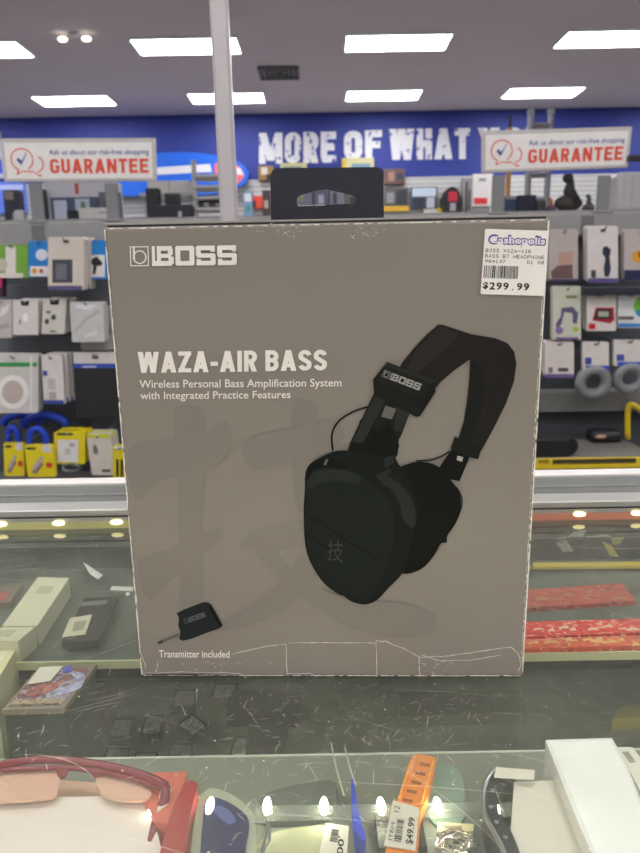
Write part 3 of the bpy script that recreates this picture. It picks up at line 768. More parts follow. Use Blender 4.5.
sign('white GUARANTEE sign on two grey posts, left of the silver post', (0, 138.5), (154.7, 138), (156, 180.5), (4.5, 181.5), (34, 110), GY - 0.06)
sr = sign('white GUARANTEE sign on two grey posts, right of the black hang tab', (482.5, 131), (632, 126.5), (628, 167), (482.5, 172.5), (499.5, 606), GY - 0.06)
a = onY(628, 158, GY - 0.07); MB().bb((a.x, GY - 0.085, a.z - 0.012), (a.x + 0.11, GY - 0.058, a.z + 0.010), 0.004).build('arm_bracket', M['dark'], sr)

hk = mat('hook_steel', (150, 152, 155), rough=0.3, metal=0.8)
def pack(name, label, cat, px, Y, base, decals=(), depth=0.03, parts_clear=False, group=None, hook=True, rough=0.45, skew=0.0, copies=0):
    """px=(x0,y0,x1,y1) at depth Y; decals: list of (part name, colour, list of (u,v) polygon)"""
    x0, y0, x1, y1 = px
    tl = onY(x0, y0, Y); tr = onY(x1, y0, Y); bl = onY(x0 + skew, y1, Y); br = onY(x1 + skew, y1, Y)
    s = thing(name, label, cat, ((bl.x + br.x) / 2, Y, min(bl.z, br.z)), group)
    R = rr(0, 0, 1, 1, 0.05, 2)
    def q(u, v, off=0.0):
        p = (bl * (1 - u) + br * u) * (1 - v) + (tl * (1 - u) + tr * u) * v
        return p + Vector((0, -off, 0))
    MB().slab([q(u, v) for u, v in R], (0, depth, 0)).build('packet', hue(base, rough), s)
    for i, (pn, colr, pl) in enumerate(decals):
        MB().slab([q(u, v, 0.0008 + 0.0007 * i) for u, v in pl], (0, 0.0006, 0)).build(pn, hue(colr, 0.45), s)
    if hook:
        hc = q(0.5, 0.94)
        hy = hc.y - 0.02
        MB().tube([(hc.x, GY - 0.001, hc.z), (hc.x, hy, hc.z), (hc.x, hy - 0.008, hc.z + 0.01)], 0.003, 6).build('peg_hook', hk, g1)
    for k in range(copies):
        r = s.copy(); C.objects.link(r); r.location = s.location + Vector((0.008 * (k + 1), (depth + 0.008) * (k + 1), 0.004))
        r['label'] = label + (', second on hook' if k == 0 else ', last on hook')
        for ch in list(s.children):
            c = ch.copy(); C.objects.link(c); c.parent = r
    return s
R4 = lambda a, b, c, d: [(a, b), (c, b), (c, d), (a, d)]
Hc = lambda cx, cy, rx, ry, n=14: [(cx + rx * math.cos(2 * math.pi * i / n), cy + ry * math.sin(2 * math.pi * i / n)) for i in range(n)]
Y1 = GY - 0.2
slot = ('hang_slot', (60, 60, 62), R4(.42, .9, .58, .94))
# left, first row
pack('gadget_box', 'green and white boxed gadget hanging at the far left of the top row', 'package', (-4, 245, 28, 278), Y1, (120, 170, 60), [('label_panel', (225, 222, 210), R4(.3, .1, .62, .95)), ('photo', (196, 190, 170), Hc(.2, .4, .16, .2)), ('bottom_strip', (225, 215, 205), R4(0.0, 0, .85, .15))], 0.05)
pack('gadget_box', 'blue and white packet between the green box and the grey cable pack', 'package', (28.5, 241, 49, 277), Y1, (30, 128, 205), [('label_panel', (232, 230, 226), R4(.08, .02, .95, .3)), ('photo', (220, 226, 236), Hc(.65, .62, .3, .16)), ('badge', (222, 160, 60), Hc(.3, .17, .12, .08)), ('badge', (200, 90, 80), Hc(.62, .17, .1, .06))], 0.04)
pack('cable_pack', 'large beige packet with dark window, front of top left row', 'package', (48, 237, 84, 290), Y1 - 0.06, (214, 204, 190), [('window', (70, 74, 84), R4(.12, .14, .68, .58)), ('device_photo', (110, 112, 122), R4(.22, .2, .52, .5)), ('bottom_strip', (96, 84, 130), R4(.02, 0, .95, .08)), slot], 0.05, copies=1)
pack('gadget_box', 'blue box with a black hand tool pictured, touching the grey box', 'package', (86, 240, 108, 279), Y1, (26, 130, 210), [('label_panel', (228, 225, 220), R4(.08, .05, .86, .62)), ('tool_photo', (26, 26, 30), [(.2, .5), (.5, .58), (.75, .42), (.7, .34), (.5, .34), (.42, .12), (.3, .12), (.34, .36), (.2, .38)])], 0.05)
pack('gadget_box', 'dark purple box edge below the red card at the far left', 'package', (-9, 278, 3, 297), Y1, (60, 30, 60), [('red_patch', (200, 40, 90), R4(.1, .5, .9, .95))], 0.03)
# left, second row
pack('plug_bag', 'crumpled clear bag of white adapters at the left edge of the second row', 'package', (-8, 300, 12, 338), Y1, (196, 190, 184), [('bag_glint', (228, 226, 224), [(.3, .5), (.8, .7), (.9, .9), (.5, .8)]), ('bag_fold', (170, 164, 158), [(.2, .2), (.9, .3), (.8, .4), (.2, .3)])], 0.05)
pack('earbud_pack', 'white packet with one bright bud, second row left', 'package', (13, 300, 38, 335), Y1 - 0.02, (222, 216, 208), [('hang_hole', (30, 30, 34), [(.34, .84), (.62, .84), (.66, .97), (.3, .97)]), ('white_bud', (250, 250, 250), Hc(.5, .5, .11, .13)), ('side_mark', (150, 140, 130), R4(.25, .3, .32, .45))], 0.04, copies=1)
pack('earbud_pack', 'white packet with small dark coins pictured, second row', 'package', (43, 299, 66, 334), Y1 - 0.02, (216, 210, 200), [('hang_hole', (26, 28, 30), [(.34, .84), (.68, .84), (.72, .98), (.3, .98)]), ('coin', (74, 80, 66), Hc(.5, .48, .11, .08)), ('coin', (70, 74, 62), Hc(.22, .36, .1, .08)), ('coin', (90, 90, 80), R4(.18, .6, .36, .66)), ('caption', (90, 96, 70), R4(.38, .06, .64, .1))], 0.04, copies=1, skew=-1.5)
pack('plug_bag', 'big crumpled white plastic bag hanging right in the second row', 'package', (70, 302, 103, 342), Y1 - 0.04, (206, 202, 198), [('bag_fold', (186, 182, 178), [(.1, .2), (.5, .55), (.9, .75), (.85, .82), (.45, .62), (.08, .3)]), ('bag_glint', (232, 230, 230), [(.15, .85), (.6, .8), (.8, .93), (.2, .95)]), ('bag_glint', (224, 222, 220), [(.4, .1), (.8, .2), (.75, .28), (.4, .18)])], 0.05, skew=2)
pack('plug_bag', 'white crumpled bag behind and below the big plastic bag', 'package', (80, 306, 112, 350), Y1 + 0.03, (190, 186, 180), [('bag_fold', (150, 156, 140), [(.6, .3), (.98, .35), (.95, .55), (.75, .5)])], 0.04, skew=1)
# left, third row
pk = pack('cable_bag', 'clear bag with a coiled white cable and green strip, third row left', 'package', (-10, 354, 38, 413), Y1 - 0.03, (208, 204, 196), [('green_strip', (48, 150, 72), R4(0, .79, .98, .86)), ('bag_edge', (228, 226, 222), R4(.84, .03, .88, .97)), ('coil', (238, 234, 228), Hc(.48, .36, .34, .29, 24)), ('coil_centre', (192, 180, 168), Hc(.48, .36, .22, .2, 24))], 0.05)
pack('charger_pack', 'narrow white charger pack with blue foot beside the coiled cable bag', 'package', (41, 355, 62, 404), Y1 - 0.02, (220, 214, 208), [('blue_foot', (50, 70, 150), R4(0, 0, .95, .08)), ('plug_photo', (196, 188, 180), R4(.25, .3, .6, .52)), ('blue_mark', (60, 70, 160), R4(.05, .58, .25, .68)), ('outline', (180, 172, 165), R4(.28, .1, .62, .25))], 0.02, skew=3, copies=2)
pack('screen_protector', 'flat black pack with white header and blue stripe, third row right', 'package', (73, 352, 118, 418), Y1, (36, 38, 40), [('header', (214, 208, 202), R4(0, .82, 1, 1)), ('blue_stripe', (50, 80, 170), R4(0, .76, 1, .83)), ('stripe_glint', (200, 210, 235), R4(.2, .77, .5, .79)), ('hang_hole', (70, 66, 66), R4(.42, .9, .56, .94))], 0.02, skew=3)
# left, bottom row : yellow cards with blue clips
def bluepack(label, px, Y, skew):
    s = pack('cable_clip_pack', label, 'package', px, Y, (236, 214, 30), [('white_sticker', (214, 210, 206), R4(.62, .78, .95, 1.0)), ('header_text', (60, 60, 40), R4(.08, .86, .4, .93)), ('plug_photo', (150, 130, 120), [(.15, .15), (.5, .5), (.62, .42), (.3, .08)]), ('plug_photo', (190, 176, 170), [(.2, .3), (.55, .66), (.66, .6), (.3, .22)]), ('red_badge', (210, 70, 40), Hc(.82, .38, .12, .09))], 0.02, hook=False, skew=skew)
    x0, y0, x1, y1 = px
    c0 = onY(x0 + 2, y0 + 4, Y - .004); c1 = onY(x1 - 6, y0 + 4, Y - .004)
    h = 0.085; n = 14; P = []
    cx = (c0.x + c1.x) / 2; rx = (c1.x - c0.x) / 2
    for i in range(n + 1):
        a = math.pi * i / n; P.append((cx - rx * math.cos(a) * 0.82, Y - 0.004, c0.z + 0.03 + (h - 0.03) * 0.8 * math.sin(a)))
    P = [(P[0][0], P[0][1], c0.z)] + P + [(P[-1][0], P[-1][1], c0.z)]
    MB().tube([(p[0], p[1] + 0.026, p[2]) for p in P], 0.012, 8).build('blue_loop', mat('blue_rubber', (20, 62, 190), rough=0.4), s, smooth=True)
    hc = Vector((cx, Y, c0.z + h * 0.78))
    MB().tube([(hc.x, GY - 0.001, hc.z - 0.02), (hc.x, Y - 0.03, hc.z - 0.02)], 0.003, 6).build('peg_hook', hk, g1)
bluepack('yellow cable card with a blue rubber loop, leftmost of the bottom row', (3.5, 443, 23.5, 476), Y1 - 0.02, 1)
bluepack('yellow cable card with a blue rubber loop, second of the bottom row', (24, 445, 52, 477), Y1 - 0.05, 4)
bl_ = onY(45, 424, Y1 + 0.06)
tag(MB().tube([bl_ + Vector((0.085 * math.cos(a), 0, 0.045 * math.sin(a) - 0.01)) for a in [i * math.pi / 8 for i in range(0, 9)]] , 0.016, 8).build('cable_loop', mat('blue_rubber', (20, 62, 190)), smooth=True), 'thick blue cable loop hanging behind the yellow cards', 'cable')
bl2 = onY(22, 422, Y1 + 0.08)
tag(MB().tube([bl2 + Vector((0.075 * math.cos(a), 0, 0.04 * math.sin(a) - 0.01)) for a in [i * math.pi / 8 for i in range(0, 9)]] , 0.015, 8).build('cable_loop', mat('blue_rubber', (20, 62, 190)), smooth=True), 'blue cable loop at the far left behind the first yellow card', 'cable')
for xx, yz in ((bl_, 0.03), (bl2, 0.026)):
    MB().tube([(xx.x, GY - 0.001, xx.z + yz - 0.012), (xx.x, xx.y - 0.03, xx.z + yz - 0.012)], 0.003, 6).build('peg_hook', hk, g1)
pack('wall_plate_pack', 'yellow card with a white square wall plate, bottom row', 'package', (54, 432, 85, 464), Y1 - 0.02, (232, 212, 28), [('dark_header', (60, 60, 30), R4(.1, .9, .6, .97)), ('wall_plate', (226, 224, 220), R4(.12, .06, .78, .76)), ('plate_text', (170, 165, 160), R4(.5, .55, .68, .66)), ('plate_toggle', (200, 198, 194), R4(.36, .3, .54, .5))], 0.03, copies=1)
pack('charger_pack', 'tilted white adapter pack with yellow top, bottom row', 'package', (86, 434, 110, 475), Y1 - 0.03, (212, 204, 190), [('yellow_top', (210, 206, 60), R4(0, .9, 1, 1)), ('plug_photo', (120, 115, 110), Hc(.3, .62, .1, .12)), ('caption', (90, 84, 80), R4(.45, .08, .8, .14))], 0.03, skew=6, copies=1)
pack('battery_pack', 'yellow and black battery card against the edge of the grey box', 'package', (113, 446, 128, 479), Y1 - 0.05, (226, 208, 30), [('battery', (50, 44, 30), R4(.2, .08, .38, .6)), ('battery', (60, 52, 34), R4(.5, .08, .68, .6)), ('header', (220, 216, 210), R4(.1, .9, .9, 1))], 0.03)
cc = onY(72, 471, Y1 - 0.02)
tag(MB().tube([cc + Vector((0.034 * math.cos(a), -0.01 * math.sin(2 * a), 0.014 * math.sin(a) + .014)) for a in [i * math.pi / 9 for i in range(18)]], 0.006, 6, closed=True).build('grey_cable', hue((110, 118, 112))), 'small coiled grey cable under the wall plate card', 'cable')
# right, first row
pack('makeup_pack', 'clear blister pack with a pink and brown pouch, top row right of the box', 'package', (549, 229, 578, 281), Y1, (186, 174, 168), [('pink_pouch', (190, 150, 134), [(.35, .55), (.85, .58), (.82, .35), (.5, .3), (.3, .35)]), ('brown_pouch', (110, 84, 80), [(.3, .3), (.8, .32), (.82, .05), (.1, .05), (.05, .18)]), ('bottom_strip', (80, 66, 100), R4(0, 0, 1, .04))], 0.04)
pack('lighter_pack', 'white packet with a dark blue curved gadget, top row right', 'package', (588, 226, 618, 281), Y1 - 0.02, (222, 214, 208), [('gadget_photo', (36, 42, 60), [(.5, .62), (.62, .64), (.76, .58), (.72, .44), (.76, .22), (.7, .08), (.55, .08), (.52, .25), (.58, .42), (.48, .5)]), ('small_photo', (70, 66, 70), R4(.1, .06, .26, .2)), ('bottom_strip', (96, 78, 140), R4(0, -.03, 1, .05)), slot], 0.03, copies=1)
pack('toy_pack', 'clear packet with an orange and yellow item at the right edge, top row', 'package', (624, 229, 655, 280), Y1, (190, 180, 174), [('yellow_item', (220, 160, 40), Hc(.45, .46, .2, .12)), ('red_item', (170, 60, 40), Hc(.62, .5, .16, .1)), ('blue_foot', (40, 44, 80), R4(0, 0, .7, .2))], 0.03)
for i, (xa, xb) in enumerate(((584, 617), (617, 650))):
    p0 = onY(xa, 287, Y1 - 0.04); p1 = onY(xb, 295, Y1 - 0.04)
    tag(MB().bb((p0.x, Y1 - 0.05, p1.z), (p1.x, Y1 + 0.02, p0.z), 0.006).build('glasses_case', hue((34, 38, 52))), ['dark glasses case lying over the red gadget packet', 'dark glasses case at the right edge over the colour chart packet'][i], 'case')
    MB().tube([((p0.x + p1.x) / 2, GY - .001, p1.z - .003), ((p0.x + p1.x) / 2, Y1 - 0.05, p1.z - .003)], 0.003, 6).build('peg_hook', hk, g1)
# right, second row
pack('earphone_pack', 'tall green-white packet with purple earphones, second row right', 'package', (553, 286, 581, 340), Y1 - 0.01, (206, 206, 186), [('earphone_photo', (100, 88, 120), [(.3, .6), (.7, .62), (.9, .5), (.85, .3), (.7, .32), (.7, .5), (.4, .52), (.3, .3), (.12, .2), (.1, .3), (.28, .45)]), ('purple_badge', (140, 110, 170), Hc(.22, .18, .14, .07)), ('lime_badge', (180, 200, 90), Hc(.8, .2, .12, .05)), ('title', (130, 140, 80), R4(.45, .78, .85, .83)), ('purple_foot', (110, 90, 140), R4(.1, 0, .9, .05))], 0.03)
pack('game_gadget_pack', 'white packet showing a red and black handheld game, second row right', 'package', (587, 293, 616, 331), Y1 - 0.015, (224, 216, 206), [('red_body', (170, 36, 50), [(.18, .28), (.3, .62), (.92, .62), (.95, .3), (.8, .2)]), ('dark_screen_frame', (40, 28, 34), [(.24, .32), (.34, .58), (.84, .58), (.82, .32)]), ('screen', (170, 180, 150), R4(.38, .38, .74, .52)), ('red_badge', (210, 40, 50), R4(.06, .05, .28, .2))], 0.03, copies=1)
pack('colour_chart_pack', 'white packet with a rainbow wheel and blue strip at the right edge', 'package', (618, 289, 652, 328), Y1 - 0.01, (222, 222, 220), [('green_wheel', (120, 190, 60), Hc(.72, .55, .26, .26, 20)), ('blue_wheel', (40, 150, 200), [(.5, .4), (.72, .55), (.98, .5), (.85, .33), (.6, .3)]), ('orange_wheel', (230, 130, 40), [(.72, .55), (.6, .8), (.85, .8), (.95, .65)]), ('blue_strip', (50, 140, 200), R4(0, .03, .7, .12)), ('grey_strip', (110, 100, 96), R4(0, .22, .45, .3))], 0.03)
# right, third row
pack('adapter_pack', 'white rounded packet with purple foot and small dark slot, third row right', 'package', (545, 342, 574, 376), Y1 - 0.01, (220, 210, 202), [('dark_slot', (84, 76, 70), R4(.45, .13, .8, .24)), ('purple_foot', (110, 90, 150), R4(0, -.05, .98, .06)), ('small_photo', (130, 110, 120), R4(.12, .1, .26, .26)), slot], 0.03, copies=1)
def cablepack(label, px, cpx, r):
    s = pack('cable_pack', label, 'package', px, Y1 - 0.02, (220, 214, 206), [('blue_foot', (60, 90, 190), R4(.1, .0, 1, .16)), ('photo', (70, 80, 160), R4(.08, .2, .32, .45)), slot], 0.02)
    c = onY(*cpx, Y1 - 0.01)
    MB().tube([c + Vector((r * math.cos(a), 0, r * math.sin(a) * 0.95)) for a in [i * math.pi / 12 for i in range(24)]], r * 0.42, 10, closed=True).build('cable_coil', mat('grey_cable_rubber', (128, 130, 130), rough=0.25), s, smooth=True)
cablepack('grey coiled cable under a white and blue header card, third row right', (583, 342, 609, 370), (593, 382), 0.050)
cablepack('grey coiled cable with white header card at the right edge of the third row', (614, 340, 645, 366), (629, 378), 0.046)
# yellow handle
yh = [onY(626, 414, Y1 - 0.08), onY(627, 405, Y1 - 0.08), onY(632, 404, Y1 - 0.08), onY(655, 420, Y1 - 0.08)]
zd = 0.48
# goods on the base deck
def deck_box(name, label, cat, px0, px1, Y, h, d_, m, bev=0.005):
    a = onY(px0, 440, Y); b_ = onY(px1, 440, Y)
    return MB().bb((a.x, Y, zd), (b_.x, Y + d_, zd + h), bev).build(name, m), a, b_
yb_ = GY - 0.44
zt = onY(590, 457.5, yb_).z; zb = onY(590, 468, yb_).z
a = onY(530, 462, yb_); b_ = onY(668, 462, yb_)
# low black tray carrying the tools, and its yellow lip
tray = thing('tool_case', 'open charcoal tool case with yellow front strip, behind the rear rail on the right', 'tool case', ((a.x + b_.x) / 2, yb_ + .15, zd))
MB().bb((a.x, yb_ + 0.002, zd), (b_.x, yb_ + 0.40, zb + 0.02), 0.004).build('case_tray', mat('tray_grey', (112, 109, 104), rough=0.5), tray)
MB().bb((a.x, yb_ - 0.006, zb), (b_.x, yb_ + 0.001, zt), 0.002).build('yellow_strip', mat('tool_yellow', (226, 196, 32), rough=0.4), tray)
c0 = onY(552, 461.5, yb_); c1 = onY(635, 459.5, yb_)
MB().bb((c0.x, yb_ - 0.009, c0.z - 0.007), (c1.x, yb_ - 0.0062, c0.z + 0.009)).build('dark_inset', mat('inset_dark', (66, 58, 30)), tray)
q0 = onY(537, 463, yb_); q1 = onY(549, 459, yb_)
put_text(MB(), 'XER', [(q0.x, yb_ - 0.0075, q0.z), (q1.x, yb_ - 0.0075, q0.z), (q1.x, yb_ - 0.0075, q1.z), (q0.x, yb_ - 0.0075, q1.z)], 0.02).build('strip_text', mat('inset_dark', (66, 58, 30)), tray)
ztr = zb + 0.02
def on_deck(px0, px1, Y, z0, h, d_):
    a = onY(px0, 430, Y); b_ = onY(px1, 430, Y); return (a.x, Y, z0), (b_.x, Y + d_, z0 + h)
lo, hi = on_deck(536, 572, yb_ + 0.08, ztr + .001, 0.07, 0.10)
t = thing('black_holder', 'low black box with a curved end lying in the tool case, nearest the grey box', 'box', ((lo[0] + hi[0]) / 2, lo[1] + 0.05, ztr))
MB().bb(lo, hi, 0.008).build('holder_body', mat('holder_black', (34, 34, 34), rough=0.4), t)
MB().tube([(hi[0], lo[1] + 0.02 + k * 0.02, ztr + 0.036 + 0.0 * k) for k in range(4)], [0.035] * 4, 14).build('curved_end', M['dark'], t)
lo, hi = on_deck(593, 624, yb_ + 0.28, ztr + .001, 0.045, 0.08)
t = thing('black_handset', 'flat black oval tool with a pale patch lying at the back of the tool case', 'tool', ((lo[0] + hi[0]) / 2, lo[1] + 0.04, ztr))
MB().bb(lo, hi, 0.018).build('handset_body', M['dark'], t, smooth=True)
MB().ball((lo[0] + 0.035, lo[1] + 0.004, ztr + 0.027), (0.024, 0.008, 0.009)).build('pale_patch', hue((196, 150, 130)), t)
hd = thing('yellow_hand_tool', 'bright yellow bent handle at the right edge below the coiled cables', 'tool', (onY(640, 410, yb_ + .3).x, yb_ + 0.3, ztr))
yY = yb_ + 0.3
P = [Vector((p.x, yY, p.z)) for p in (onY(629, 424, yY), onY(628, 409, yY), onY(633, 405, yY), onY(645, 414, yY), onY(662, 428, yY))]
P = [Vector((P[0].x, yY, ztr + .012))] + P[1:] + [Vector((P[-1].x + .03, yY, ztr + 0.012))]
MB().tube(smooth_pts(P, 4, closed=False), 0.011, 8).build('handle', mat('tool_yellow', (226, 196, 32)), hd, smooth=True)
# grey shelf plate above the tools (right)
p0 = onY(545, 395, GY - 0.10)
MB().bb((0.55, GY - 0.1, p0.z - 0.07), (2.6, GY - 0.001, p0.z + 0.01), 0.003).build('grey_ledge', mat('ledge_grey', (122, 122, 118), rough=0.5), g1)
MB().bb((-2.6, GY - 0.08, onY(60, 297, GY - .08).z - 0.06), (-0.75, GY - 0.001, onY(60, 297, GY - .08).z + 0.05), 0.003).build('grey_ledge', mat('ledge_slate', (104, 108, 114), rough=0.5), g1)
MB().bb((-2.6, GY - 0.08, onY(60, 352, GY - .08).z - 0.0), (-0.75, GY - 0.001, onY(60, 338, GY - .08).z + 0.01), 0.003).build('grey_ledge', mat('ledge_slate', (84, 88, 94)), g1)

# ------------------------------------------------------------------ mid and far store
MY = 6.0
mz = onY(420, 214, MY).z
mid = thing('aisle_shelf', 'long light grey aisle shelf in the middle of the store, goods standing on its top', 'store shelf', (0, MY + .2, 0))
MB().bb((-5.5, MY, 0.05), (5.5, MY + 0.5, mz - 0.03)).build('shelf_body', mat('aisle_grey', (140, 140, 140)), mid)
MB().bb((-5.6, MY - 0.1, mz - 0.03), (5.6, MY + 0.6, mz), 0.006).build('top_board', mat('aisle_top', (176, 174, 172)), mid)
def stand(name, label, cat, px, Y, base, d_=0.15, z0=None, decals=(), bev=0.01, rough=0.45, group=None):
    x0, y0, x1, y1 = px
    a = onY(x0, y0, Y); b_ = onY(x1, y1, Y); zl_ = mz if z0 is None else z0
    m = hue(base, rough)
    if not decals:
        return tag(MB().bb((a.x, Y, zl_), (b_.x, Y + d_, a.z), bev).build(name, m), label, cat, group)
    t = thing(name, label, cat, ((a.x + b_.x) / 2, Y + d_ / 2, zl_), group)
    MB().bb((a.x, Y, zl_), (b_.x, Y + d_, a.z), bev).build('casing', m, t)
    for i, (pn, colr, (u0, v0, u1, v1)) in enumerate(decals):
        W_, H_ = b_.x - a.x, a.z - zl_
        MB().bb((a.x + u0 * W_, Y - 0.004 - .003 * i, zl_ + v0 * H_), (a.x + u1 * W_, Y + 0.002, zl_ + v1 * H_)).build(pn, hue(colr), t)
    return t
# left aisle things (standing on the shelf top)
t = stand('white_cabinet', 'white framed cabinet with bright pictures inside, under the left guarantee sign', 'cabinet', (43, 182, 118, 214), MY + 0.25, (214, 214, 220), 0.2, decals=[('dark_interior', (84, 92, 120), (.08, 0.02, .95, .62)), ('picture', (214, 220, 236), (.12, .1, .3, .55)), ('picture', (190, 205, 220), (.42, .2, .62, .58)), ('picture', (120, 140, 110), (.5, .3, .56, .5)), ('red_logo', (220, 70, 60), (.44, .7, .48, .95)), ('dark_box', (28, 34, 44), (.3, .0, .46, .3))])
stand('monitor', 'grey monitor back standing beside the white cabinet', 'monitor', (98, 192, 121, 213), MY + 0.08, (104, 104, 108), 0.06, decals=[('vent_panel', (88, 88, 92), (.2, .3, .8, .7))])
stand('white_carton', 'low white carton on the aisle shelf left of the grey box top', 'box', (78, 208, 116, 222), MY - 0.06, (216, 212, 206), 0.12, decals=[('line_mark', (150, 150, 156), (.55, .5, .95, .62))])
stand('black_speaker', 'black monitor left of the white ladder, turned away', 'monitor', (145, 188, 160, 214), MY + 0.1, (30, 32, 40), 0.1, decals=[('stand', (50, 50, 54), (.3, 0, .6, .3))])
stand('black_speaker', 'wide black device on the aisle shelf beside the ladder', 'monitor', (164, 193, 180, 214), MY + 0.1, (60, 62, 68), 0.1, decals=[('screen', (40, 42, 50), (.1, .3, .9, .9))])
stand('black_box', 'long black box lying on the aisle shelf left of the ladder', 'box', (146, 205, 192, 216), MY, (34, 36, 44), 0.12, decals=[('white_tag', (200, 200, 205), (.7, .1, .78, .5))])
stand('dark_bin', 'dark item with grey top at the far left of the aisle shelf', 'bin', (2, 190, 20, 215), MY + 0.1, (54, 58, 70), 0.12, decals=[('beige_lid', (150, 140, 130), (.1, .7, .7, .95)), ('white_label', (190, 190, 195), (.55, .0, .9, .3))])
stand('dark_bin', 'dark upright item between the left sign post and white cabinet', 'bin', (31, 188, 44, 215), MY + 0.1, (62, 62, 68), 0.12, decals=[('white_label', (196, 194, 196), (.3, .0, .5, .4))])
stand('white_jug', 'pair of small white bottles beside the left sign post', 'bottle', (14, 210, 24, 221), MY - 0.05, (206, 206, 208), 0.08)
# white ladder like rack
lx0 = onY(193, 160, MY + 0.15); lx1 = onY(232, 160, MY + 0.15)
t = thing('ladder_rack', 'white ladder-like wire rack standing on the aisle shelf by the silver post', 'rack', ((lx0.x + lx1.x) / 2, MY + .2, mz))
for x in (lx0.x, lx1.x):
    MB().bb((x - 0.018, MY + 0.15, mz), (x + 0.018, MY + 0.19, lx0.z), 0.004).build('upright', hue((196, 194, 190)), t)
for k, py in enumerate((176, 187, 198, 209)):
    z = onY(210, py, MY + 0.15).z
    MB().bb((lx0.x, MY + 0.12, z - 0.012), (lx1.x, MY + 0.4, z + 0.012), 0.003).build('rung', hue((206, 204, 200)), t)
stand('game_disc_box', 'dark boxed goods between the rungs of the ladder rack', 'box', (198, 200, 228, 208), MY + 0.2, (70, 70, 74), 0.1, z0=onY(210, 209, MY + 0.15).z + 0.013, decals=[('white_spot', (190, 190, 190), (.2, .2, .35, .7)), ('white_spot', (170, 170, 176), (.6, .2, .8, .6))])
stand('white_carton', 'white low carton with red mark to the right of the left sign', 'box', (147, 181, 190, 191), MY + 0.3, (224, 220, 214), 0.15, z0=onY(160, 193, MY + 0.3).z + .001, decals=[('divider', (180, 176, 172), (.5, .1, .53, .9))])
rs = thing('shelf_riser', 'white raised board on thin supports above the aisle shelf, left of the ladder', 'shelf', (onY(166, 200, MY + .3).x, MY + 0.4, mz))
MB().bb((onY(140, 200, MY + .3).x, MY + 0.28, onY(160, 193, MY + .3).z - 0.03), (onY(193, 200, MY + .3).x, MY + 0.5, onY(160, 193, MY + 0.3).z), 0.003).build('upper_board', hue((200, 198, 194)), rs)
for xx in (142, 189):
    x = onY(xx, 200, MY + .3).x
    MB().bb((x, MY + 0.36, mz), (x + 0.025, MY + 0.4, onY(160, 193, MY + .3).z - 0.03)).build('board_support', hue((200, 198, 194)), rs)
# long board on the back wall
BYY = WALL - 0.22
P = [(100, 160), (150, 153.5), (180, 152), (205, 153.5), (235, 160), (246, 168), (248, 176), (244, 184), (225, 192), (190, 196), (150, 196), (100, 192)]
bdt = thing('inflatable_board', 'long bright blue board with white stripe and red tip mounted on the back wall', 'paddle board', onY(180, 196, BYY))
MB().slab([onY(v.x, v.y, BYY) for v in smooth_pts([(x, y, 0) for x, y in P], 3)], (0, 0.13, 0)).build('board_body', hue((28, 104, 222), 0.35), bdt)
MB().slab([onY(x, y, BYY - 0.004) for x, y in ((100, 172), (150, 168), (210, 164), (212, 172), (150, 175), (100, 180))], (0, 0.003, 0)).build('white_stripe', hue((222, 222, 228)), bdt)
MB().slab([onY(x, y, BYY - 0.008) for x, y in ((215, 163), (228, 160), (240, 167), (245, 176), (238, 184), (226, 182), (214, 172))], (0, 0.003, 0)).build('red_tip', hue((224, 110, 120)), bdt)
MB().slab([onY(x, y, BYY - 0.012) for x, y in ((225, 166), (240, 168), (244, 175), (228, 174))], (0, 0.003, 0)).build('tip_flash', hue((226, 220, 226)), bdt)
for x in (160, 200):
    p = onY(x, 185, BYY); MB().bb((p.x - .02, BYY + .13, p.z - .05), (p.x + .02, WALL - 0.032, p.z), 0.003).build('wall_bracket', M['steel'], bdt)
# goods hung on the far slatwall / wall
def wallgood(name, label, cat, px, base, decals=(), d_=0.1, shape=None):
    Y = WALL - 0.032 - d_; x0, y0, x1, y1 = px
    a = onY(x0, y0, Y); b_ = onY(x1, y1, Y)
    t = thing(name, label, cat, ((a.x + b_.x) / 2, Y + d_, b_.z))
    mb = MB()
    W_, H_ = b_.x - a.x, a.z - b_.z
    if shape: mb.slab([(a.x + u * W_, Y, b_.z + v * H_) for u, v in shape], (0, d_, 0))
    else: mb.bb((a.x, Y, b_.z), (b_.x, Y + d_, a.z), 0.008)
    mb.build('casing', hue(base), t)
    for i, (pn, colr, (u0, v0, u1, v1)) in enumerate(decals):
        MB().bb((a.x + u0 * W_, Y - 0.004 - 0.003 * i, b_.z + v0 * H_), (a.x + u1 * W_, Y + 0.001, b_.z + v1 * H_)).build(pn, hue(colr), t)
    return t
wallgood('toy_box', 'small yellow and brown carton on the wall beneath the letter M', 'box', (258, 166, 274, 180), (150, 120, 60), [('white_patch', (210, 205, 190), (.2, .4, .6, .9)), ('dark_patch', (60, 50, 40), (.5, .0, .9, .4))])
wallgood('toy_box', 'pale yellow-topped carton above the left end of the black hang tab', 'box', (280, 163, 307, 172), (200, 196, 140), [('photo', (110, 130, 140), (.1, .0, .8, .6))])
wallgood('toy_box', 'yellow and white carton behind the right end of the black hang tab', 'box', (342, 158, 374, 172), (206, 200, 150), [('photo', (120, 150, 170), (.3, .1, .9, .6)), ('yellow_end', (220, 190, 50), (0, .1, .12, .9))])
wallgood('picture_box', 'brown pictured carton just below the blue wall band, right of the hang tab', 'box', (384, 169, 405, 184), (110, 84, 80), [('photo', (170, 130, 110), (.2, .2, .5, .8)), ('photo', (60, 70, 90), (.6, .3, .9, .7))])
wallgood('picture_box', 'dark pictured carton with a yellow foot, right of the hang tab', 'box', (384, 188, 409, 211), (96, 92, 94), [('yellow_foot', (224, 176, 50), (0, 0, 1, .22)), ('photo', (150, 150, 150), (.1, .35, .4, .8)), ('photo', (60, 60, 66), (.5, .3, .9, .9))])
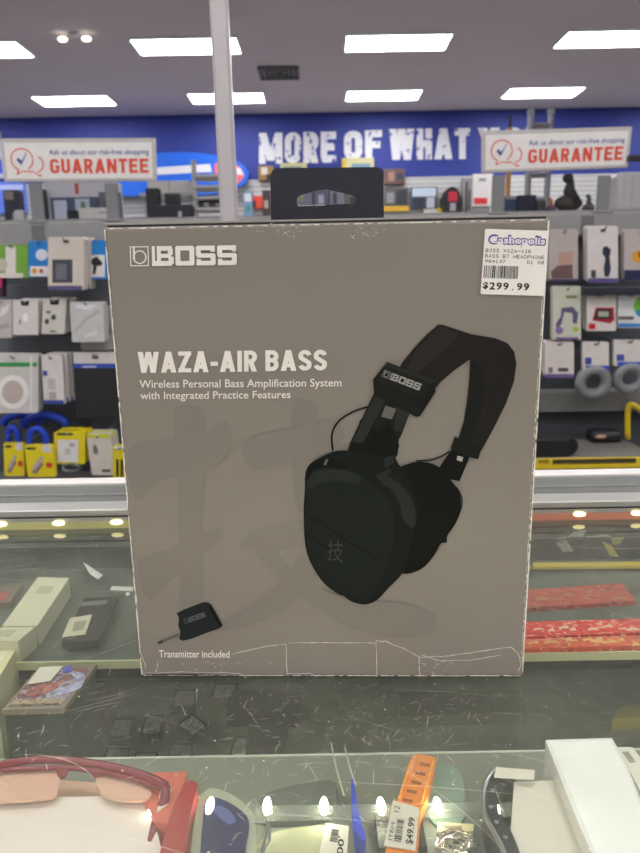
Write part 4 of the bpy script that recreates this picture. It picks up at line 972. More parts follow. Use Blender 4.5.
wallgood('game_pack', 'blue and white pictured packs hanging on the slatwall', 'package', (411, 187, 437, 208), (70, 80, 100), [('white_title', (200, 215, 230), (.05, .55, .95, .95)), ('photo', (50, 56, 70), (.1, .05, .5, .5)), ('photo', (190, 190, 195), (.6, .0, .9, .5))])
wallgood('white_packet', 'small white packets hanging beside the red and black backpack', 'package', (424, 209, 437, 222), (214, 206, 196), [('mark', (160, 150, 140), (.3, .3, .6, .5))])
wallgood('backpack', 'black backpack with red front pocket hanging on the slatwall', 'backpack', (443, 186, 461, 217), (36, 32, 34), [('red_pocket', (190, 44, 60), (.3, .5, .78, .82)), ('silver_patch', (160, 160, 165), (.4, .2, .7, .45)), ('red_trim', (150, 40, 50), (.45, .0, .65, .14))], 0.2, [(0, 0), (1, 0), (1, .6), (.85, .86), (.6, .97), (.4, .97), (.15, .86), (0, .6)])
wallgood('yellow_pack', 'little yellow pack at the foot of the red and black backpack', 'package', (437.5, 208, 442.5, 217), (232, 200, 30), [('dark_mark', (90, 80, 30), (.3, .3, .6, .6))], 0.1)
wallgood('striped_box', 'tall black and white striped carton left of the white red poster', 'box', (463, 178, 471.5, 218), (150, 146, 146), [('dark_stripe', (60, 56, 60), (.3, .1, .5, .9)), ('dark_stripe', (80, 70, 74), (.6, .2, .8, .7))])
wallgood('white_poster', 'white poster box with a red block at its foot, left of the right sign post', 'poster', (473, 174, 492, 206), (222, 216, 212), [('red_block', (214, 54, 56), (.1, .06, .75, .26)), ('grey_title', (130, 130, 140), (.3, .78, .65, .86))], 0.1)
wallgood('red_toy', 'orange-red toy with dark sides hanging between ladder rack and hang tab', 'toy', (253, 196, 263, 208), (214, 70, 44), [('dark_side', (50, 40, 44), (.0, .1, .3, .6))])
wallgood('dark_toy', 'dark bagged item right beside the orange-red toy', 'toy', (262, 190, 271, 216), (70, 56, 56), [('pale_patch', (170, 150, 140), (.2, .3, .7, .6))])
wallgood('blue_pack', 'small pale blue pack left of the orange-red toy', 'package', (243, 192, 253, 216), (120, 150, 180), [('white_top', (210, 215, 220), (.1, .6, .9, .95)), ('green_patch', (60, 140, 110), (.3, .2, .7, .4))])
wallgood('blue_display', 'bright pale blue backlit display panel at the left edge of the back wall', 'display', (-12, 182, 26, 213), (96, 130, 230), [('white_band', (180, 190, 235), (.0, .75, 1, .9))])
wallgood('white_banner', 'white banner piece over the left guarantee sign on the blue wall', 'banner', (-8, 132, 4, 178), (190, 190, 205), [('blue_mark', (40, 80, 200), (.2, .1, .9, .4))])
wallgood('hung_pack', 'grey-violet pack seen through the left half of the hang tab hole', 'package', (296, 184, 312, 208), (104, 98, 118), [('olive_patch', (120, 120, 84), (.1, .3, .5, .7))])
wallgood('hung_pack', 'dark pack seen through the middle of the hang tab hole', 'package', (314, 186, 328, 208), (74, 76, 96), [('pale_patch', (150, 150, 160), (.3, .2, .7, .6))])
wallgood('hung_pack', 'mottled grey pack seen through the right part of the hang tab hole', 'package', (330, 186, 344, 208), (110, 112, 124), [('dark_patch', (50, 54, 60), (.2, .2, .5, .7))])
wallgood('hung_pack', 'olive grey pack at the right tip of the hang tab hole', 'package', (346, 186, 358, 208), (96, 100, 90), [('dark_patch', (50, 54, 60), (.3, .2, .8, .5))])
# small white ducts above left sign
# ladder and broom behind the right sign
lad0 = onY(531, 112, MY + 0.3); lad1 = onY(551, 112, MY + 0.3)
t = thing('step_ladder', 'grey metal ladder ends sticking up above the right guarantee sign', 'ladder', ((lad0.x + lad1.x) / 2, MY + 0.3, mz))
for x in (lad0.x, lad1.x):
    MB().tube([(x, MY + 0.3, mz), (x, MY + 0.3, lad0.z)], 0.028, 8).build('rail', mat('ladder_steel', (150, 150, 158), rough=0.4, metal=0.5), t)
    MB().ball((x, MY + 0.3, lad0.z), 0.034).build('rail_cap', hue((176, 176, 180)), t)
for py in (126, 150, 175, 200):
    z = onY(540, py, MY + 0.3).z
    MB().tube([(lad0.x, MY + 0.3, z), (lad1.x, MY + 0.3, z)], 0.026, 8).build('rung', mat('ladder_steel', (150, 150, 158)), t)
bx = onY(510.5, 118, MY + 0.25)
t = thing('pool_cue', 'thin upright stick with orange grip and dark tip over the right sign', 'stick', (bx.x, MY + .25, mz))
MB().tube([(bx.x, MY + .25, mz), (bx.x, MY + .25, onY(510, 128, MY + .25).z)], 0.022, 8).build('orange_shaft', hue((206, 150, 90)), t)
MB().tube([(bx.x, MY + .25, onY(510, 128, MY + .25).z), (bx.x, MY + .25, onY(510, 117, MY + .25).z)], 0.012, 8).build('dark_tip', hue((50, 46, 60)), t)
# goods on the aisle shelf, right
stand('blue_bin', 'dark blue box at the left foot of the right sign, on the aisle shelf', 'box', (505, 196, 517, 213), MY + 0.05, (44, 62, 90), 0.12, decals=[('pale_top', (150, 150, 150), (.1, .8, .9, .98))])
stand('black_box', 'black square box between ladder and dark blue box, on the aisle shelf', 'box', (518, 195, 536, 212), MY + 0.05, (24, 28, 46), 0.15, decals=[('screen', (34, 40, 60), (.12, .2, .88, .85))])
stand('dark_basket', 'dark lumpy basket next to the orange figure on the aisle shelf', 'basket', (537, 200, 546, 213), MY + 0.05, (66, 70, 72), 0.15, bev=0.03)
def figure(label, px, py, colr, colr2, s=1.0, Y=MY + 0.02):
    p = onY(px, py, Y); t = thing('figurine', label, 'figurine', (p.x, Y, mz))
    MB().ball((p.x, Y, mz + 0.05 * s), (0.09 * s, 0.06, 0.05 * s)).build('base', hue(colr2), t, smooth=True)
    MB().tube([(p.x + .03 * s, Y, mz + 0.05 * s), (p.x, Y, mz + 0.13 * s), (p.x + .01, Y, mz + .19 * s)], [0.05 * s, 0.035 * s, 0.02 * s], 10).build('body', hue(colr), t, smooth=True)
    MB().ball((p.x - .01 * s, Y, mz + 0.20 * s), (0.035 * s, 0.03 * s, 0.03 * s)).build('head', hue(colr), t, smooth=True)
figure('orange and purple toy figure standing on the aisle shelf under the right sign', 550.5, 210, (196, 120, 80), (120, 90, 120), 0.5)
figure('dark standing animal figure on the aisle shelf under the right sign', 568, 208, (56, 54, 56), (70, 66, 60), 1.35)
figure('small dark crouching figure on the aisle shelf by the right sign post', 588, 212, (80, 80, 78), (96, 96, 92), 0.6)
figure('tiny brown bird figure beside the dark blue box', 513, 200, (120, 84, 60), (80, 66, 56), 0.5, MY + 0.22)
# plastic covered rack right of the sign
p0 = onY(618, 172, MY - 0.05); p1 = onY(648, 172, MY - 0.05)
t = thing('plastic_wrapped_rack', 'rack wrapped in crumpled clear plastic at the right edge behind the sign', 'rack', ((p0.x + p1.x) / 2, MY, mz))
MB().bb((p0.x, MY - 0.05, mz), (p1.x, MY + 0.3, p0.z), 0.03).build('plastic_wrap', mat('milky_plastic', (214, 212, 210), rough=0.2, bump=0.6, scale=14), t)
for k in range(3):
    x = p0.x + 0.06 + k * 0.07
    MB().tube([(x, MY - 0.052, mz), (x + 0.01, MY - 0.055, p0.z - 0.03)], 0.008, 6).build('fold', hue((214, 214, 214), 0.25), t)

# ------------------------------------------------------------------ goods inside the showcase
def zslab(name, pts, z, h, m, par=None, smooth=0, lab=None):
    """outline seen at pixels pts on its TOP face at height z+h, slab goes down to z"""
    if smooth: pts = [(v.x, v.y) for v in smooth_pts([(x, y, 0) for x, y in pts], smooth)]
    mb = MB().slab([onZ(x, y, z + h) for x, y in pts], (0, 0, -h))
    o = mb.build(name, m, par)
    if lab: tag(o, *lab)
    return o
def ct(name, label, cat, pts, z, group=None):
    c = sum((onZ(x, y, z) for x, y in pts), Vector()) / len(pts)
    return thing(name, label, cat, (c.x, c.y, z), group)
# rear shelf, left
pts = [(38, 577), (69, 578), (37, 626), (2, 626)]
bt = ct('phone_box', 'long pale beige box lying on the rear shelf, left', 'box', pts, STEP)
zslab('carton', pts, STEP, 0.018, hue((208, 206, 178)), bt)
zslab('box_print', [(40, 586), (54, 586), (50, 593), (35, 593)], STEP + 0.018, 0.0004, hue((184, 180, 150)), bt)
pts = [(-8, 612), (36, 612), (12, 643), (-30, 643)]
bt = ct('phone_box', 'second pale beige box lying in front of the long one, left', 'box', pts, STEP)
zslab('carton', [(-30, 628), (35, 627), (18, 641), (-44, 641)], STEP, 0.018, hue((204, 203, 174)), bt)
zslab('box_print', [(0, 630), (16, 630), (10, 636), (-5, 636)], STEP + 0.018, 0.0004, hue((180, 176, 148)), bt)
pts = [(84, 598), (118, 596), (104, 628), (98, 640), (62, 642)]
bt = ct('clamshell_pack', 'black clamshell pack with a pale label lying on the rear shelf', 'package', pts, STEP)
zslab('black_shell', pts, STEP + 0.0032, 0.006, mat('shell_black', (46, 48, 48), rough=0.2), bt)
zslab('pale_label', [(70, 618), (92, 614.5), (85, 634), (62, 637)], STEP + 0.0092, 0.0005, hue((206, 202, 176)), bt)
zslab('label_print', [(75, 622), (87, 620), (83, 629), (72, 631)], STEP + 0.0098, 0.0004, hue((150, 146, 128)), bt)
zslab('shell_text', [(80, 602), (108, 600), (106, 604), (79, 606)], STEP + 0.0092, 0.0005, hue((110, 112, 106)), bt)
pts = [(-14, 588), (22, 584), (10, 602), (-24, 606)]
bt = ct('patterned_case', 'flat red and brown patterned case on the rear shelf, far left', 'case', pts, STEP)
zslab('case_body', pts, STEP, 0.006, hue((110, 100, 84)), bt)
zslab('red_print', [(0, 593), (9, 592), (5, 600), (-4, 600)], STEP + 0.006, 0.0005, hue((170, 70, 58)), bt)
for i, (pts, lb) in enumerate((([(83, 562), (103, 575), (98, 579), (90, 574)], 'thin torn clear plastic strip on the glass, left of the grey box'),
                               ([(112, 586), (133, 587), (133, 591), (110, 590)], 'thin clear plastic strip touching the left foot of the grey box'))):
    zslab('plastic_strip', pts, T, 0.0005, hue((176, 178, 164), 0.25), None, 0, (lb, 'plastic scrap'))
c = onZ(128, 596, T); tag(MB().ball((c.x, c.y, T + 0.0014), 0.0016).build('white_bead', M['white_g'], smooth=True), 'tiny white bead on the glass beside the grey box', 'bead')
# pale box and card case in front
pts = [(-30, 645), (17, 648), (6, 668), (-4, 678), (-50, 678)]
bt = ct('cream_box', 'bright cream box corner at the left edge under the glass', 'box', pts, FLOOR)
MBz = STEP - FLOOR + 0.0
a1 = [onZ(x, y, STEP + 0.01) for x, y in ((-40, 650), (16, 649), (-5, 684), (-60, 684))]
MB().slab([p for p in a1], (0, 0, -(STEP + 0.01 - FLOOR - 0.003))).build('carton', hue((226, 222, 178)), bt)
a1 = [onZ(x, y, STEP + 0.0102) for x, y in ((-30, 652), (8, 652), (-8, 675), (-40, 676))]
MB().poly([p + Vector((0, 0, .0002)) for p in a1]).build('lid_panel', hue((236, 232, 196)), bt)
pts = [(40, 666), (97, 664), (64, 708), (2, 710)]
st1 = [onZ(x, y, STEP + 0.004) for x, y in ((42, 667), (95, 665), (63, 707), (4, 709))]
tag(MB().slab(st1, (0, 0, -(STEP + 0.004 - FLOOR - .003))).build('green_box', hue((46, 60, 50))), 'dark green box supporting the small pictured card case, left', 'box')
gc = ct('card_case', 'small clear card case with colourful picture and white sticker, left under the glass', 'card case', pts, STEP + 0.0042)
z = STEP + 0.0042
zslab('case_body', pts, z, 0.004, hue((150, 138, 120), 0.25), gc)
zslab('picture', [(40, 669), (90, 668), (61, 704), (8, 706)], z + 0.004, 0.0004, mottle('card_picture', [(70, 56, 70), (150, 84, 76), (110, 90, 96), (176, 176, 206), (190, 150, 120)], 90), gc)
zslab('blue_swirl', [(68, 672), (84, 674), (80, 688), (60, 695), (56, 690), (72, 684), (76, 678)], z + 0.0045, 0.0004, mottle('swirl_blue', [(120, 110, 150), (160, 160, 205), (200, 200, 225)], 120), gc, 3)
zslab('red_swirl', [(24, 694), (40, 684), (58, 682), (66, 678), (52, 690), (34, 696)], z + 0.0045, 0.0004, mottle('swirl_red', [(110, 70, 70), (176, 90, 80), (200, 140, 110)], 120), gc, 3)
zslab('blue_dot', [(64, 667), (72, 666), (71, 671), (63, 672)], z + 0.005, 0.0004, hue((80, 90, 190)), gc, 2)
zslab('white_sticker', [(40, 667), (63, 666), (50, 681), (27, 684)], z + 0.005, 0.0004, hue((228, 222, 206)), gc)
zslab('gold_lettering', [(14, 700), (62, 698), (59, 703), (11, 705)], z + 0.005, 0.0004, mottle('gold_letters', [(110, 80, 70), (216, 196, 150), (90, 70, 66), (226, 206, 160)], 220, (2, 1, 1)), gc)
# red smoky items and pads on the felt floor
pads = [(185, 697, 26, 16, 0), (153, 724, 22, 19, 0), (122, 727, 24, 18, 0), (192, 724, 30, 22, 1), (180, 753, 26, 20, 0), (117, 756, 28, 17, 0), (145, 760, 26, 16, 0), (240, 746, 18, 20, 0), (225, 690, 26, 14, 0), (90, 726, 20, 16, 0), (97, 690, 26, 18, 0)]
plab = ['directly under the box foot', 'left of the tilted pad', 'second from the tilted pad on its left', 'turned like a diamond', 'in front of the diamond one', 'furthest left in the front row', 'between two others in the front row', 'standing alone in the middle', 'at the right end of the rear row', 'leftmost in the middle row', 'behind the leftmost, near the shelf edge']
for (cx, cy, w_, h_, rot), pl in zip(pads, plab):
    q4 = [(cx - w_ / 2 + h_ * .2, cy - h_ / 2), (cx + w_ / 2, cy - h_ / 2), (cx + w_ / 2 - h_ * .2, cy + h_ / 2), (cx - w_ / 2 - h_ * .1, cy + h_ / 2)]
    if rot: q4 = [(cx, cy - h_ / 2), (cx + w_ / 2, cy), (cx, cy + h_ / 2), (cx - w_ / 2, cy)]
    z0 = FLOOR + 0.0032
    t = ct('ring_pad', 'small grey jewellery pad on case floor, %s' % pl.replace('on its left','left side').replace('behind the leftmost, near','near'), 'display pad', q4, z0, 'grey pads on the case floor')
    zslab('pad_base', q4, z0, 0.010, hue((58, 62, 58)), t)
    q5 = [(cx + (x - cx) * .8, cy + (y - cy) * .8) for x, y in q4]
    zslab('pad_top', q5, z0 + 0.010, 0.002, mottle('pad_velvet', [(140, 142, 126), (176, 178, 160), (150, 152, 138)], 60), t)
z0 = FLOOR + 0.0032
zslab('dark_red_pouch', [(94, 692), (108, 682), (118, 684), (116, 698), (100, 712), (90, 710)], z0, 0.02, hue((92, 66, 60)), None, 3, ('dull red-brown pouch on the case floor beside the card case', 'pouch'))
zslab('dark_tray', [(232, 690), (300, 690), (296, 716), (226, 716)], z0, 0.012, hue((50, 56, 54)), None, 0, ('dark flat tray on the case floor left of centre', 'tray'))
zslab('dark_tray', [(400, 692), (520, 690), (524, 712), (400, 716)], z0, 0.012, hue((96, 98, 82)), None, 0, ('olive flat tray on the case floor right of centre', 'tray'))
zslab('dark_tray', [(250, 722), (288, 722), (284, 748), (244, 748)], z0, 0.012, hue((48, 54, 54)), None, 0, ('small black tray on the case floor in front of the left dark tray', 'tray'))
zslab('yellow_packet', [(622, 706), (650, 702), (648, 716), (612, 719)], z0, 0.012, hue((176, 166, 80)), None, 0, ('dull yellow packet on the case floor at the right edge', 'package'))
# rear shelf, right
def foil(label, pts, colr, marks, mcol, h=0.004):
    t = ct('snack_bag', label, 'package', pts, STEP)
    zslab('foil_bag', pts, STEP, h, mottle('foil_%d_%d_%d' % colr, [tuple(int(c * .6) for c in colr), colr, colr, colr, mcol], 150, (1, 2.2, 1), 0.35, 0.5), t)
    for m_ in marks: zslab('pale_mark', m_, STEP + h, 0.0004, hue(mcol), t, 3)
rnd = random.Random(21)
def marks(x0, x1, y, n, hh):
    out = []
    for i in range(n):
        x = x0 + (x1 - x0) * (i + rnd.uniform(0, .5)) / n; w_ = rnd.uniform(3, 13); y_ = y + rnd.uniform(-2.5, 2.5)
        e_ = rnd.uniform(.25, .8) * hh; out.append([(x, y_), (x + w_ * .5, y_ - hh * rnd.random()), (x + w_, y_ - e_), (x + w_ + 2, y_ + e_ * .5), (x + w_ * .5, y_ + e_ * .3), (x + 2, y_ + e_)])
    return out
foil('orange-red foil pack lying along the rear shelf edge, right', [(523, 639), (652, 635), (652, 645), (521, 649)], (226, 84, 50), marks(526, 640, 642, 9, 3), (236, 190, 120))
foil('bright red foil pack lying behind the orange-red one, right', [(524, 622), (650, 618), (652, 632), (523, 637)], (226, 40, 34), marks(528, 640, 628, 8, 3), (240, 200, 170))
foil('dull red foil pack lying further back on the rear shelf, right', [(526, 590), (622, 583), (636, 601), (525, 608)], (178, 66, 60), marks(530, 620, 597, 6, 3), (180, 130, 90))
tag(MB().slab([onZ(x, y, STEP + 0.0062) for x, y in ((533, 562.5), (648, 561.5), (648, 565.5), (533, 566.5))], (0, 0, -0.003)).build('yellow_ruler', hue((206, 184, 60))), 'long narrow yellow bar across the rear shelf, right', 'ruler')
zslab('yellow_card', [(520, 557), (525, 557), (531, 567), (520, 568)], STEP + 0.0031, 0.003, hue((206, 194, 90)), None, 0, ('small yellow corner card beside the right edge of the grey box', 'card'))
for i, (pts, colr, lb) in enumerate((([(570, 517), (583, 516), (586, 522), (573, 524)], (150, 158, 148), 'tiny pale sachet nearest the rail, right of the grey box'),
        ([(556, 543), (566, 540), (574, 551), (563, 552)], (158, 160, 148), 'small crumpled clear sachet in the middle of the dark tray, right'),
        ([(586, 519), (612, 518), (608, 526), (592, 528)], (150, 152, 136), 'folded grey-green sachet close to the rear rail, right'),
        ([(603, 542), (612, 546), (619, 557), (610, 556)], (180, 170, 80), 'yellow twisted wrapper on the dark tray, right'),
        ([(611, 530), (624, 529), (620, 535), (613, 536)], (140, 140, 80), 'olive yellow wrapper near the rail, right'),
        ([(558, 530), (566, 528), (564, 534), (557, 534)], (120, 124, 120), 'little grey sachet beside the grey box, on the dark tray'))):
    tag(MB().slab([onY(x, max(y, 531) + (6 if y < 531 else 0), YB - 0.0095) for x, y in (pts if pts[0][1] > 531 else [(a_, b_ + 9) for a_, b_ in pts])], (0, 0.002, 0)).build('sachet', hue(colr, 0.25)), lb, 'sachet')
tag(MB().slab([onY(x, y, YB - 0.0072) for x, y in ((500, 529), (668, 526), (668, 561), (500, 563))], (0, 0.003, 0)).build('black_board', mottle('tray_black_mix', [(30, 30, 32), (44, 44, 46), (70, 68, 62), (38, 38, 42)], 50)), 'long black display board leaning at the back of the case, right of the grey box', 'board')
tag(MB().slab([onY(x, y, YB - 0.0072) for x, y in ((38, 537), (150, 535), (150, 571), (38, 572))], (0, 0.003, 0)).build('black_board', mottle('board_slate', [(40, 46, 44), (60, 68, 62), (48, 52, 50)], 30)), 'dark slate board leaning at the back of the case, left of the grey box', 'board')
# near shelf : red sunglasses
NZ = NEAR
def ntube(pts, z, r, **k): return MB().tube([onZ(x, y, z) for x, y in pts], r, 8)
sgr = ct('red_sunglasses', 'dark red sunglasses folded at the lower left under the glass', 'sunglasses', [(0, 800), (150, 800)], NZ)
zf = NZ + 0.026
red = mat('ruby_plastic', (128, 8, 44), rough=0.2)
top = [(-60, 790), (-30, 773), (0, 765), (30, 760.5), (62, 760), (95, 764), (125, 770), (150, 778), (166, 786)]
fr = MB()
P1 = [onZ(v.x, v.y, zf) for v in smooth_pts([(x, y, 0) for x, y in top], 3, closed=False)]
fr.tube(P1, 0.0022, 8)
P2 = [onZ(v.x, v.y, zf - 0.002) for v in smooth_pts([(-40, 784, 0), (0, 771, 0), (30, 768.5, 0), (62, 767.5, 0), (95, 771, 0), (130, 778, 0), (160, 788, 0)], 3, closed=False)]
fr.tube(P2, 0.0014, 8); fr.build('brow_bar', red, sgr, smooth=True)
for px_, s in ((62, -1), (94, 1)):
    MB().slab([onZ(px_ - 6, 768, zf), onZ(px_ + 7, 768.5, zf), onZ(px_ + (5 if s > 0 else 2), 777, zf - 0.004), onZ(px_ + (-1 if s > 0 else -4), 776, zf - 0.004)], (0, 0, -0.0015)).build('nose_pad', red, sgr)
lensm = mat('rose_lens', (224, 180, 160), rough=0.2)
zslab('lens', [(-30, 776), (20, 771), (56, 771), (58, 790), (46, 798), (-20, 800)], zf - 0.006, 0.0015, lensm, sgr, 3)
zslab('lens', [(98, 774), (126, 780), (150, 790), (146, 799), (120, 800), (100, 792)], zf - 0.006, 0.0015, lensm, sgr, 3)
MB().tube([onZ(166, 786, zf), onZ(165, 798, zf - 0.004), onZ(158, 815, zf - 0.01), onZ(150, 845, zf - 0.012)], 0.0025, 8).build('temple', red, sgr, smooth=True)
zslab('beige_cloth', [(-60, 776), (60, 780), (150, 786), (152, 800), (146, 880), (-60, 880)], NZ, 0.006, mat('peach_card', (214, 170, 146), rough=0.6), None, 0, ('peach coloured card lying under the red sunglasses', 'card'))
zslab('white_pouch', [(-60, 794), (-20, 790), (10, 790), (50, 796), (100, 796), (154, 788), (152, 815), (148, 880), (-60, 880)], NZ + 0.0062, 0.010, mat('milk_white_pouch', (236, 224, 216), rough=0.3), None, 3, ('glossy white pouch filling the lower left corner under the glass', 'pouch'))
# coral card, red case
cb = ct('coral_box', 'coral red box with a small white tag beside the red glasses case', 'box', [(160, 772), (187, 772), (180, 800)], NZ)
zslab('carton', [(130, 773), (187, 771.5), (170, 824), (156, 822)], NZ, 0.020, hue((214, 104, 84)), cb)
zslab('white_tag', [(160, 789), (172, 788), (167, 804), (157, 812)], NZ + 0.020, 0.0005, hue((226, 226, 206)), cb)
zslab('glasses_case', [(187, 782), (196, 782), (197, 790), (190, 815), (182, 862), (160, 862), (166, 830), (176, 800)], NZ, 0.024, mat('red_leather', (170, 28, 40), rough=0.3), None, 3, ('shiny dark red glasses case standing right of the white pouch', 'case'))
# aviator sunglasses
av = ct('grey_sunglasses', 'sunglasses with deep blue lens and silvery grey frame beside the red case', 'sunglasses', [(205, 800), (250, 840)], NZ)
lens = [(203, 818), (206, 802), (213, 797), (230, 803), (246, 815), (249, 827), (246, 845), (240, 870), (203, 870)]
zslab('frame', [(197, 806), (203, 793), (214, 788), (236, 797), (253, 813), (256, 830), (250, 868), (194, 868)], NZ + 0.014, 0.003, hue((176, 182, 162), 0.25), av, 3)
zslab('lens', lens, NZ + 0.0172, 0.001, mat('blue_lens', (34, 38, 92), rough=0.08), av, 3)
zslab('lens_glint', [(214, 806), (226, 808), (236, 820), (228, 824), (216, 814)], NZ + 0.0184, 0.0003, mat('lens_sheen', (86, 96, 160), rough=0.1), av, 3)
MB().tube([onZ(v[0], v[1], NZ + 0.018) for v in ((246, 806), (254, 800), (262, 812), (268, 826), (262, 850))], 0.0009, 6).build('wire_bridge', M['steel'], av)
MB().tube([onZ(v[0], v[1], NZ + 0.018) for v in ((254, 822), (268, 822), (270, 842), (258, 862))], 0.0009, 6).build('temple', M['steel'], av)
# pale tray with dark brush band
zslab('pale_card', [(262, 838), (312, 826), (326, 832), (318, 880), (256, 880)], NZ, 0.010, hue((184, 186, 150)), None, 3, ('pale green card lying between blue sunglasses and the white price tag', 'card'))
zslab('dark_band', [(268, 792), (330, 780), (336, 792), (330, 812), (274, 818), (262, 812)], NZ, 0.006, hue((92, 98, 92)), None, 3, ('dark grey woven band behind the pale green card', 'band'))
# price tags
def tagcard(label, quad, z, lines, colr=(226, 220, 206)):
    t = ct('price_tag', label, 'price tag', quad, z)
    zslab('tag_card', quad, z, 0.0006, hue(colr), t)
    P = [onZ(x, y, z + 0.0009) for x, y in quad]      # order: bl, br, tr, tl in reading direction
    def q(u, v): return (P[0] * (1 - u) + P[1] * u) * (1 - v) + (P[3] * (1 - u) + P[2] * u) * v
    for s, u0, v0, u1, v1, bd in lines:
        if s == '|':
            mb = MB(); u = u0
            while u < u1:
                w_ = rb.choice([.012, .02, .035]); mb.poly([q(u, v0), q(min(u1, u + w_), v0), q(min(u1, u + w_), v1), q(u, v1)]); u += w_ + rb.choice([.014, .022])
            mb.build('barcode', tk, t)
        else: put_text(MB(), s, (q(u0, v0), q(u1, v0), q(u1, v1), q(u0, v1)), bd).build('tag_text', tk, t)
    return t
# tag of the orange watch: text reads upwards
tagcard('white price tag reading $49.99 on the orange watch band', [(415.5, 850), (419.5, 808), (393, 800), (384, 845)], NZ + 0.0190, [('$49.99', .10, .08, .72, .34, 0.02), ('|', .12, .48, .62, .72, 0), ('ITEM', .12, .78, .5, .9, 0), ('12', .75, .7, .9, .9, 0)])
tagcard('white price tag ending in 0.00 standing between the lamps', [(349, 826), (346, 864), (318, 858), (326, 823)][::-1], NZ + 0.012, [('|', .15, .3, .5, .6, 0), ('0.00', .55, .25, .95, .55, 0.02)][:1] + [('.00', .3, .62, .8, .86, 0.02)])
tagcard('narrow white label across the black watch strap', [(494, 777), (534, 779), (535, 770), (496, 767)], NZ + 0.0260, [('abc', .1, .1, .11, .2, 0)][:0])
# orange watch band
wt = ct('orange_watch', 'orange perforated watch strap with a white price tag, lower middle', 'watch', [(420, 755), (405, 850)], NZ)
band = [(418, 754), (434, 757), (436, 761), (432, 778), (425, 802), (420, 815), (414, 862), (386, 862), (392, 820), (399, 795), (405, 775), (411, 758)]
zslab('strap', band, NZ + 0.010, 0.008, mat('orange_rubber', (240, 138, 34), rough=0.35), wt, 3)
for i in range(5):
    cx, cy = 425 - i * 4.3, 763 + i * 9
    zslab('strap_hole', [(cx - 5, cy - 1), (cx + 5, cy + 1), (cx + 4.5, cy + 3.4), (cx - 5.5, cy + 1.4)], NZ + 0.018, 0.0004, hue((150, 78, 24)), wt)
MB().tube([onZ(v[0], v[1], NZ + 0.0188) for v in ((412, 760), (406, 777), (400, 797))], 0.0006, 6).build('strap_ridge', mat('orange_light', (250, 168, 60)), wt)
MB().tube([onZ(v[0], v[1], NZ + 0.0188) for v in ((433, 761), (428, 780), (421, 803))], 0.0006, 6).build('strap_ridge', mat('orange_light', (250, 168, 60)), wt)
MB().bb(onZ(400, 845, NZ) + Vector((-.012, -.012, 0)), onZ(400, 845, NZ) + Vector((.012, .012, .010))).build('watch_case', M['dark'], wt)
# teal pad
zslab('teal_case', [(446, 763), (458, 770), (465, 790), (465, 815), (456, 826), (438, 826), (428, 812), (430, 785), (436, 768)], NZ, 0.008, mat('teal_translucent', (128, 152, 138), rough=0.2), None, 3, ('oval pale teal case right of the orange watch strap', 'case'))
# beaded chain with its label
ch = ct('silver_chain', 'heap of silver chain lying below the narrow yellow label', 'chain', [(440, 835), (475, 850)], NZ)
rc = random.Random(4); 
P = []
for i in range(110):
    a = i * 0.9; r = 3 + 13 * abs(math.sin(i * 0.53))
    P.append(onZ(456 + r * 1.25 * math.cos(a) + rc.uniform(-3, 3), 842 + r * 0.8 * math.sin(a) + rc.uniform(-2, 2), NZ + 0.008 + rc.uniform(0, .004)))
MB().tube(P, 0.0005, 5).build('chain_links', mat('bright_silver', (225, 222, 210), rough=0.15, metal=0.9), ch)
zslab('blue_tray', [(424, 820), (480, 820), (486, 870), (420, 870)], NZ, 0.006, hue((126, 134, 128)), None, 2, ('grey jewellery tray under the silver chain', 'tray'))
tl_ = ct('narrow_label', 'narrow yellow-white label above the silver chain', 'label', [(438, 823), (472, 826)], NZ + 0.0085)
zslab('label_card', [(438, 822), (474, 824), (473, 833), (437, 831)], NZ + 0.0085, 0.0005, hue((214, 206, 160)), tl_)
zslab('label_line', [(444, 825), (462, 826), (462, 829), (444, 828)], NZ + 0.0091, 0.0003, hue((140, 130, 110)), tl_)
# blue clip behind the tags
zslab('blue_clip', [(351, 780), (354, 780), (357, 800), (361, 822), (366, 836), (362, 840), (355, 828), (352, 806)], NZ, 0.014, hue((40, 62, 190)), None, 3, ('narrow bright blue clip between two lamps', 'clip'))
for i, (p, q_, lb) in enumerate((((331, 743), (344, 795), 'left'), ((345, 748), (356, 785), 'right'))):
    tag(MB().tube([onZ(p[0], p[1], T - .014), onZ((p[0] + q_[0]) / 2 - 1, (p[1] + q_[1]) / 2, T - .012), onZ(q_[0], q_[1], T - .014), onZ(q_[0], q_[1], NZ + .0008)], 0.0005, 5).build('clear_wire', hue((190, 192, 176), 0.25)), 'thin clear wire loop above the blue clip, the %s one of two' % lb, 'wire')
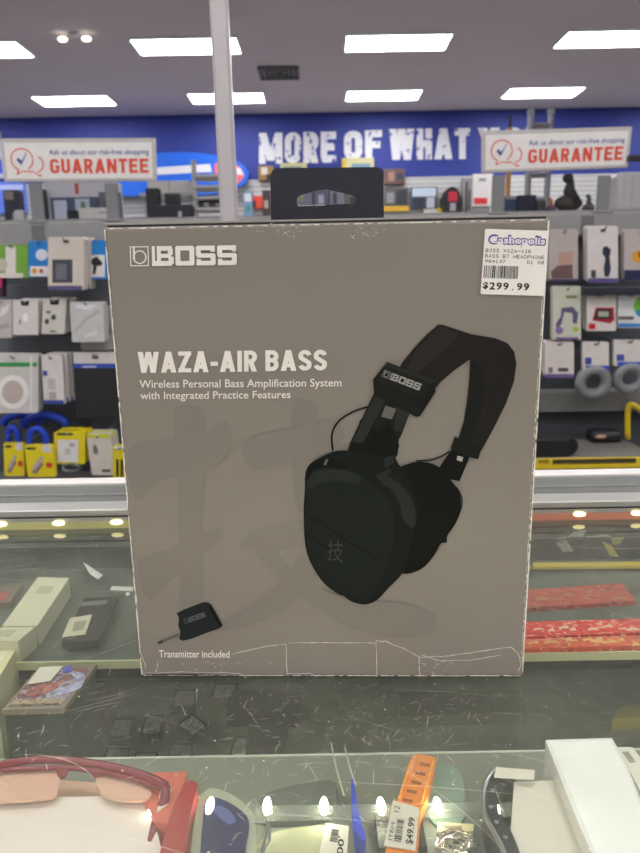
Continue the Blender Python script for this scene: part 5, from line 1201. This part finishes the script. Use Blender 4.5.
# black watch strap
bw = ct('black_watch', 'black watch strap with silver edge curling beside the white sheet', 'watch', [(490, 790), (505, 850)], NZ)
arc = smooth_pts([(497, 768, 0), (487, 780, 0), (483, 797, 0), (485, 815, 0), (494, 832, 0), (503, 850, 0), (508, 870, 0)], 4, closed=False)
inn = smooth_pts([(516, 775, 0), (504, 785, 0), (498, 800, 0), (500, 815, 0), (508, 826, 0), (516, 842, 0), (524, 866, 0)], 4, closed=False)
mb = MB()
for zz, rr_ in ((NZ + 0.024, 0),): pass
mb.slab([onZ(v.x, v.y, NZ + 0.024) for v in arc] + [onZ(v.x, v.y, NZ + 0.024) for v in inn[::-1]], (0, 0, -0.023)).build('strap', mat('black_leather', (36, 38, 44), rough=0.4), bw)
MB().tube([onZ(v.x, v.y, NZ + 0.0245) for v in arc], 0.0012, 6).build('silver_edge', M['steel'], bw)
for k in range(4):
    v = arc[6 + k * 4]; u_ = inn[6 + k * 4]
    MB().ball(onZ((v.x + u_.x) / 2, (v.y + u_.y) / 2, NZ + 0.0245), (0.0012, 0.0012, 0.0005)).build('rivet', hue((120, 124, 130)), bw)
# white sheet and white boxes
zslab('white_sheet', [(514, 782), (556, 780), (575, 800), (600, 870), (508, 870)], NZ, 0.0215, mat('pale_sheet', (222, 216, 202), rough=0.4), None, 0, ('pale white carton lid between the black strap and white boxes', 'box'))
wb = ct('white_box', 'large plain white box under the glass in the lower right corner', 'box', [(580, 740), (640, 840)], NZ)
zt_ = T - 0.0085
MB().slab([onZ(x, y, zt_) for x, y in ((545.5, 740), (612, 738), (628, 768), (668, 872), (600, 872), (578, 822))], (0, 0, -(zt_ - NZ))).build('carton', M['white_g'], wb)
MB().slab([onZ(x, y, zt_ + 0.0005) for x, y in ((549, 742.5), (610, 740.5), (626, 770), (665, 870), (603, 870))], (0, 0, -0.0004)).build('lid_panel', mat('lid_white', (246, 246, 242), rough=0.3), wb)
wb = ct('white_box', 'narrow white box with small grey print behind the large white one', 'box', [(640, 760), (660, 800)], NZ)
z3 = T - 0.013
MB().slab([onZ(x, y, z3) for x, y in ((617, 747), (632, 747), (664, 786), (664, 830), (640, 790))], (0, 0, -(z3 - NZ))).build('carton', hue((228, 226, 214)), wb)
MB().poly([onZ(x, y, z3 + 0.0003) for x, y in ((622, 752), (628, 751), (636, 762), (630, 763))]).build('grey_print', hue((150, 148, 138)), wb)
